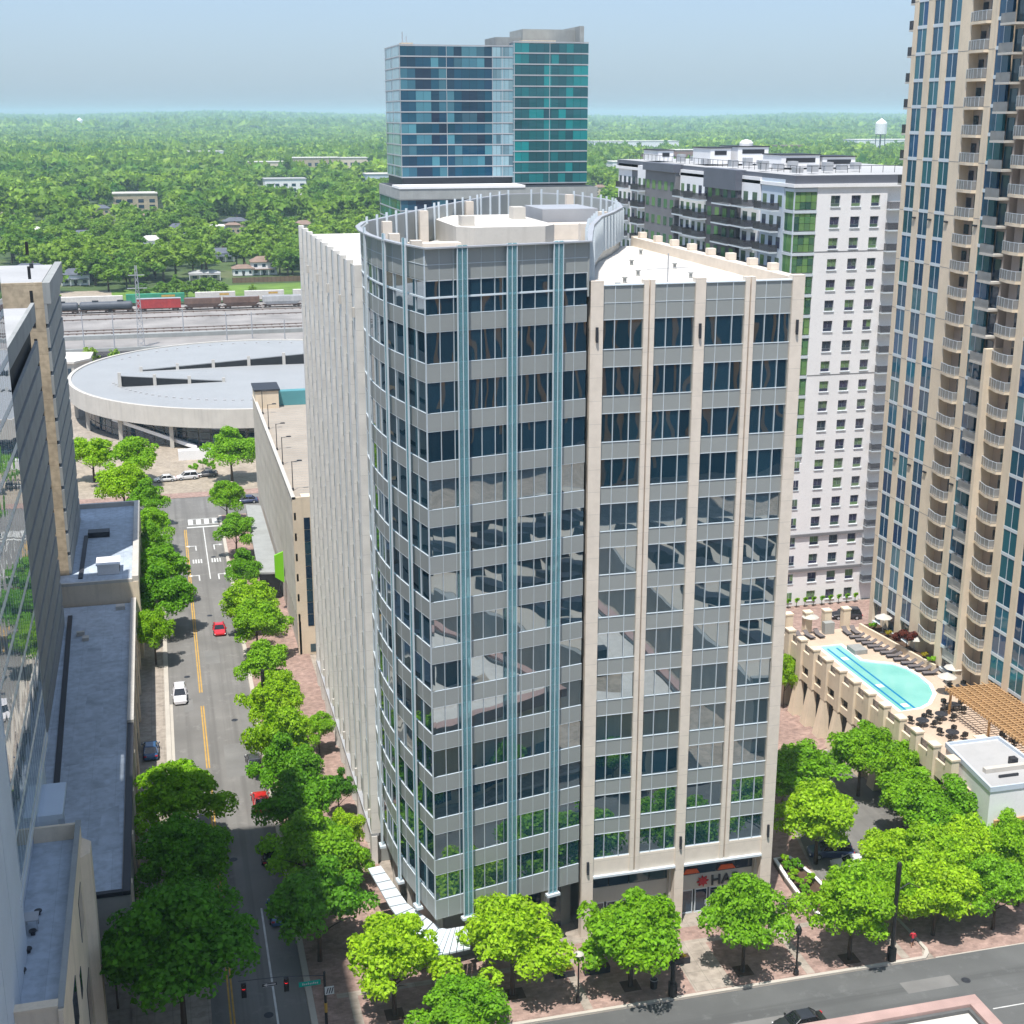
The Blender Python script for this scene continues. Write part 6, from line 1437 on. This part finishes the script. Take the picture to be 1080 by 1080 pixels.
# the far woods: one mass, leaf clumps spread over the land
def woods():
    arrs = []
    base = [leaf_cloud(300 + i, 5.2, 8.2, 4.6, 20, 110, 1.75, True) for i in range(5)]
    base2 = [leaf_cloud(320 + i, 6.0, 8.0, 4.8, 14, 46, 3.0, True) for i in range(5)]
    base3 = [leaf_cloud(340 + i, 12., 7.5, 5.5, 14, 30, 6.0, True) for i in range(4)]
    base4 = [leaf_cloud(360 + i, 34., 8., 6.5, 10, 26, 17., True) for i in range(4)]
    yaw = R_(14.375)
    def scatter(d0, d1, area, bs, smin, smax, hmax=1.):
        N = int(.41 * (d1 ** 2 - d0 ** 2) / area); d = np.sqrt(rng.uniform(d0 ** 2, d1 ** 2, N)); u = rng.uniform(-.41, .41, N)
        x = d * math.sin(yaw) + d * u * math.cos(yaw); y = d * math.cos(yaw) - d * u * math.sin(yaw)
        # clearings where the land shows
        n_ = np.sin(x * .011 + 1.3) * np.sin(y * .006 + .4) + .6 * np.sin(x * .031 - y * .017); kp = n_ > -1.15
        for bx, by, bw in ((210, 1850, 40), (255, 1870, 34), (150, 1860, 34), (95, 2480, 42), (-12, 1165, 24), (128, 1400, 28), (235, 1470, 24), (262, 1440, 26), (1010, 2900, 120), (790, 2050, 66), (1640, 2950, 120), (1345, 2440, 14), (620, 1790, 40), (1180, 2490, 40)):
            kp &= ~((np.abs(x - bx * y / by) < bw) & (y > by * .845) & (y < by + 24))
        for hx, hy, hw in WH:
            if hy > 930: kp &= ~((np.abs(x - hx * y / hy) < hw * .75) & (y > hy * .88) & (y < hy + 10))
        x, y = x[kp], y[kp]; N = len(x); s = rng.uniform(smin, smax, N); a = rng.uniform(0, 6.28, N); which = rng.integers(0, len(bs), N)
        for i, bb in enumerate(bs):
            k = which == i; c, sn = np.cos(a[k])[:, None, None], np.sin(a[k])[:, None, None]; P = bb[None] * s[k][:, None, None, None]
            o = np.empty_like(P); o[..., 0] = P[..., 0] * c - P[..., 1] * sn + x[k][:, None, None]; o[..., 1] = P[..., 0] * sn + P[..., 1] * c + y[k][:, None, None]
            o[..., 2] = P[..., 2] * rng.uniform(.85, 1.15, k.sum())[:, None, None] + hill(o[..., 0], o[..., 1]); arrs.append(o.reshape(-1, 3, 3))
    scatter(930, 1500, 130, base, .9, 1.9); scatter(1500, 2700, 190, base2, 1.0, 2.1); scatter(2700, 5200, 620, base3, .8, 1.7); scatter(5200, 13000, 5200, base4, .8, 1.5)
    A = np.concatenate(arrs); o = bpy.data.objects.new('woods', mesh_from(A, 'woods', ['leaf_wood'])); COL.objects.link(o); o['kind'] = 'stuff'
def hill(x, y):
    d = np.sqrt(x * x + y * y); b = np.arctan2(x, y)
    return np.clip((d - 3500) / 7500, 0, 1) ** 1.2 * (48 + 16 * np.sin(b * 9. + 1.) + 9 * np.sin(b * 31.) + 14 * np.clip((b - .28) * 6, 0, 1))
woods()
def hills():
    V = []; F = []; nb, nr = 120, 26
    for i in range(nr):
        d = 3300 + (14000 - 3300) * i / (nr - 1)
        for j in range(nb):
            b = -.45 + 1.35 * j / (nb - 1); x, y = d * math.sin(b), d * math.cos(b); V.append((x, y, float(hill(x, y)) - .4))
    for i in range(nr - 1):
        for j in range(nb - 1): F.append((i * nb + j, i * nb + j + 1, (i + 1) * nb + j + 1, (i + 1) * nb + j))
    m = MB(); m.v = V; m.f = F; m.m = [0] * len(F); m.build('hills', 'scrub', kind='structure', smooth=True)
hills()

# ------------------------------------------------------------------ the block across the front road (its roof corner shows; the glass mirrors the rest)
def front_block():
    o = thing('low_pink_trimmed_block', 'low white-roofed building with a pink stone parapet, cut by the bottom right edge', 'building', (40, 50, 0))
    MB().box(20.5, 12, 0, 56.2, 78.6, 9.4).build('wall', 'cream', o)
    MB().box(21.1, 12.6, 9.4, 55.6, 78.0, 9.45).build('roof', 'roof_white', o)
    pk = rough_mat('pink_stone', (.44, .3, .265), .85, .15, .5, 4.)
    MB().box(20.0, 78.2, 8.6, 56.8, 79.2, 10.0).box(55.8, 11.5, 8.6, 56.8, 78.19, 10.0).box(20, 11.5, 8.6, 21.2, 78.19, 10.0).build('parapet', pk, o)
    MB().box(21.2, 77.9, 9.46, 55.78, 78.18, 9.75).box(55.5, 12.6, 9.46, 55.79, 77.89, 9.75).build('gutter', 'asphalt_dark', o)
    b = MB()
    for i in range(9):
        for j in range(4): b.box(24 + j * 7.4, 16 + i * 6.4, 9.46, 27.6 + j * 7.4, 17.8 + i * 6.4, 11.2 + (i + j) % 2)
    b.build('roof_unit', 'charcoal', o)  # unseen dark units added to stripe the reflection in the office glass
    b = MB().prism([(40, 70), (52, 69), (50, 75), (41, 74)], 9.451, 9.46); b.build('roof_stain', 'beige_plaza', o)
    b = MB()
    for i in range(9): b.box(22 + i * 3.8, 78.61, .6, 25 + i * 3.8, 78.7, 3.6)
    b.build('shop_windows', 'gl_door', o, kind='stuff')
front_block()
def mirrored_block(x0, x1, y0, y1, h, label, wall, roofm, kind):
    o = thing('mirrored_building', label, 'building', ((x0 + x1) / 2, y1, 0)); MB().box(x0, y0, 0, x1, y1, h).build('wall', wall, o); MB().box(x0 + .5, y0 + .5, h, x1 - .5, y1 - .5, h + .06).build('roof', roofm, o)
    b = MB()
    if kind == 'thin':
        n = int((x1 - x0) / 4.2)
        for i in range(n): b.box(x0 + i * 4.2 + 1.0, y1 + .01, 3 + (i * 5) % 9, x0 + i * 4.2 + 1.9, y1 + .15, h * (.55 + .09 * (i % 4)))
        b.build('mirrored_strip', 'orange_stone', o)  # orange strips added for the streaks mirrored in the upper glass
    elif kind == 'stripe':
        n = int((x1 - x0) / 3.4)
        for i in range(n): b.box(x0 + i * 3.4 + .7, y1 + .01, 3, x0 + i * 3.4 + 3.3, y1 + .15, h - 1)
        b.build('mirrored_strip', 'navy', o)
    else:
        for i in range(8):
            for j in range(6): b.hexa([(x0 + 4 + i * (x1 - x0 - 10) / 8 + a_, y0 + 4 + j * (y1 - y0 - 8) / 6 + c_, z_) for z_ in (h + .061, h + 1.3) for a_, c_ in ((0, 0), (2.6, 1.2), (4.2, 7.4), (1.2, 6.2))])
        b.build('mirror_dark_row', 'charcoal', o)  # slanted dark blocks shaped to break up the mirrored deck
    MB().box(x0 - .2, y1 - .6, h - .9, x1 + .2, y1 + .2, h + 1.).build('parapet', wall, o)
mirrored_block(66, 120, 8, 76, 9, 'parking deck across the front road, seen mirrored in the office glass', 'concrete_grey', 'tan_deck', 'deck')
mirrored_block(40, 92, -96, -40, 66, 'orange striped tower seen mirrored in the upper windows of the office tower', 'orange_stone', 'roof_grey', 'stripe')
mirrored_block(98, 215, -110, -50, 52, 'unseen dark blue block added for the right-hand upper windows to mirror', 'blue_dark', 'roof_grey', 'thin')  # widened so the prow glass mirrors dark wall, not pale ground
mirrored_block(-8, 32, -140, -90, 48, 'unseen orange and navy block added for the glass prow to mirror', 'orange_stone', 'roof_grey', 'stripe')  # out of view, coloured for the streaks the prow mirrors
for i, (x, y) in enumerate(((24, 80.3), (35, 80.2), (47, 80.2))):
    tree(('mid_a', 'lime_a', 'mid_b')[i % 3], x, y - (2.5 if x > 57 else 0) + .4, 4.4 if x < 57 else 7, 7.4, '%s street tree from the left on the far kerb, mirrored in the lowest windows' % ORD[i], 'trees across the front road')
make_haze()
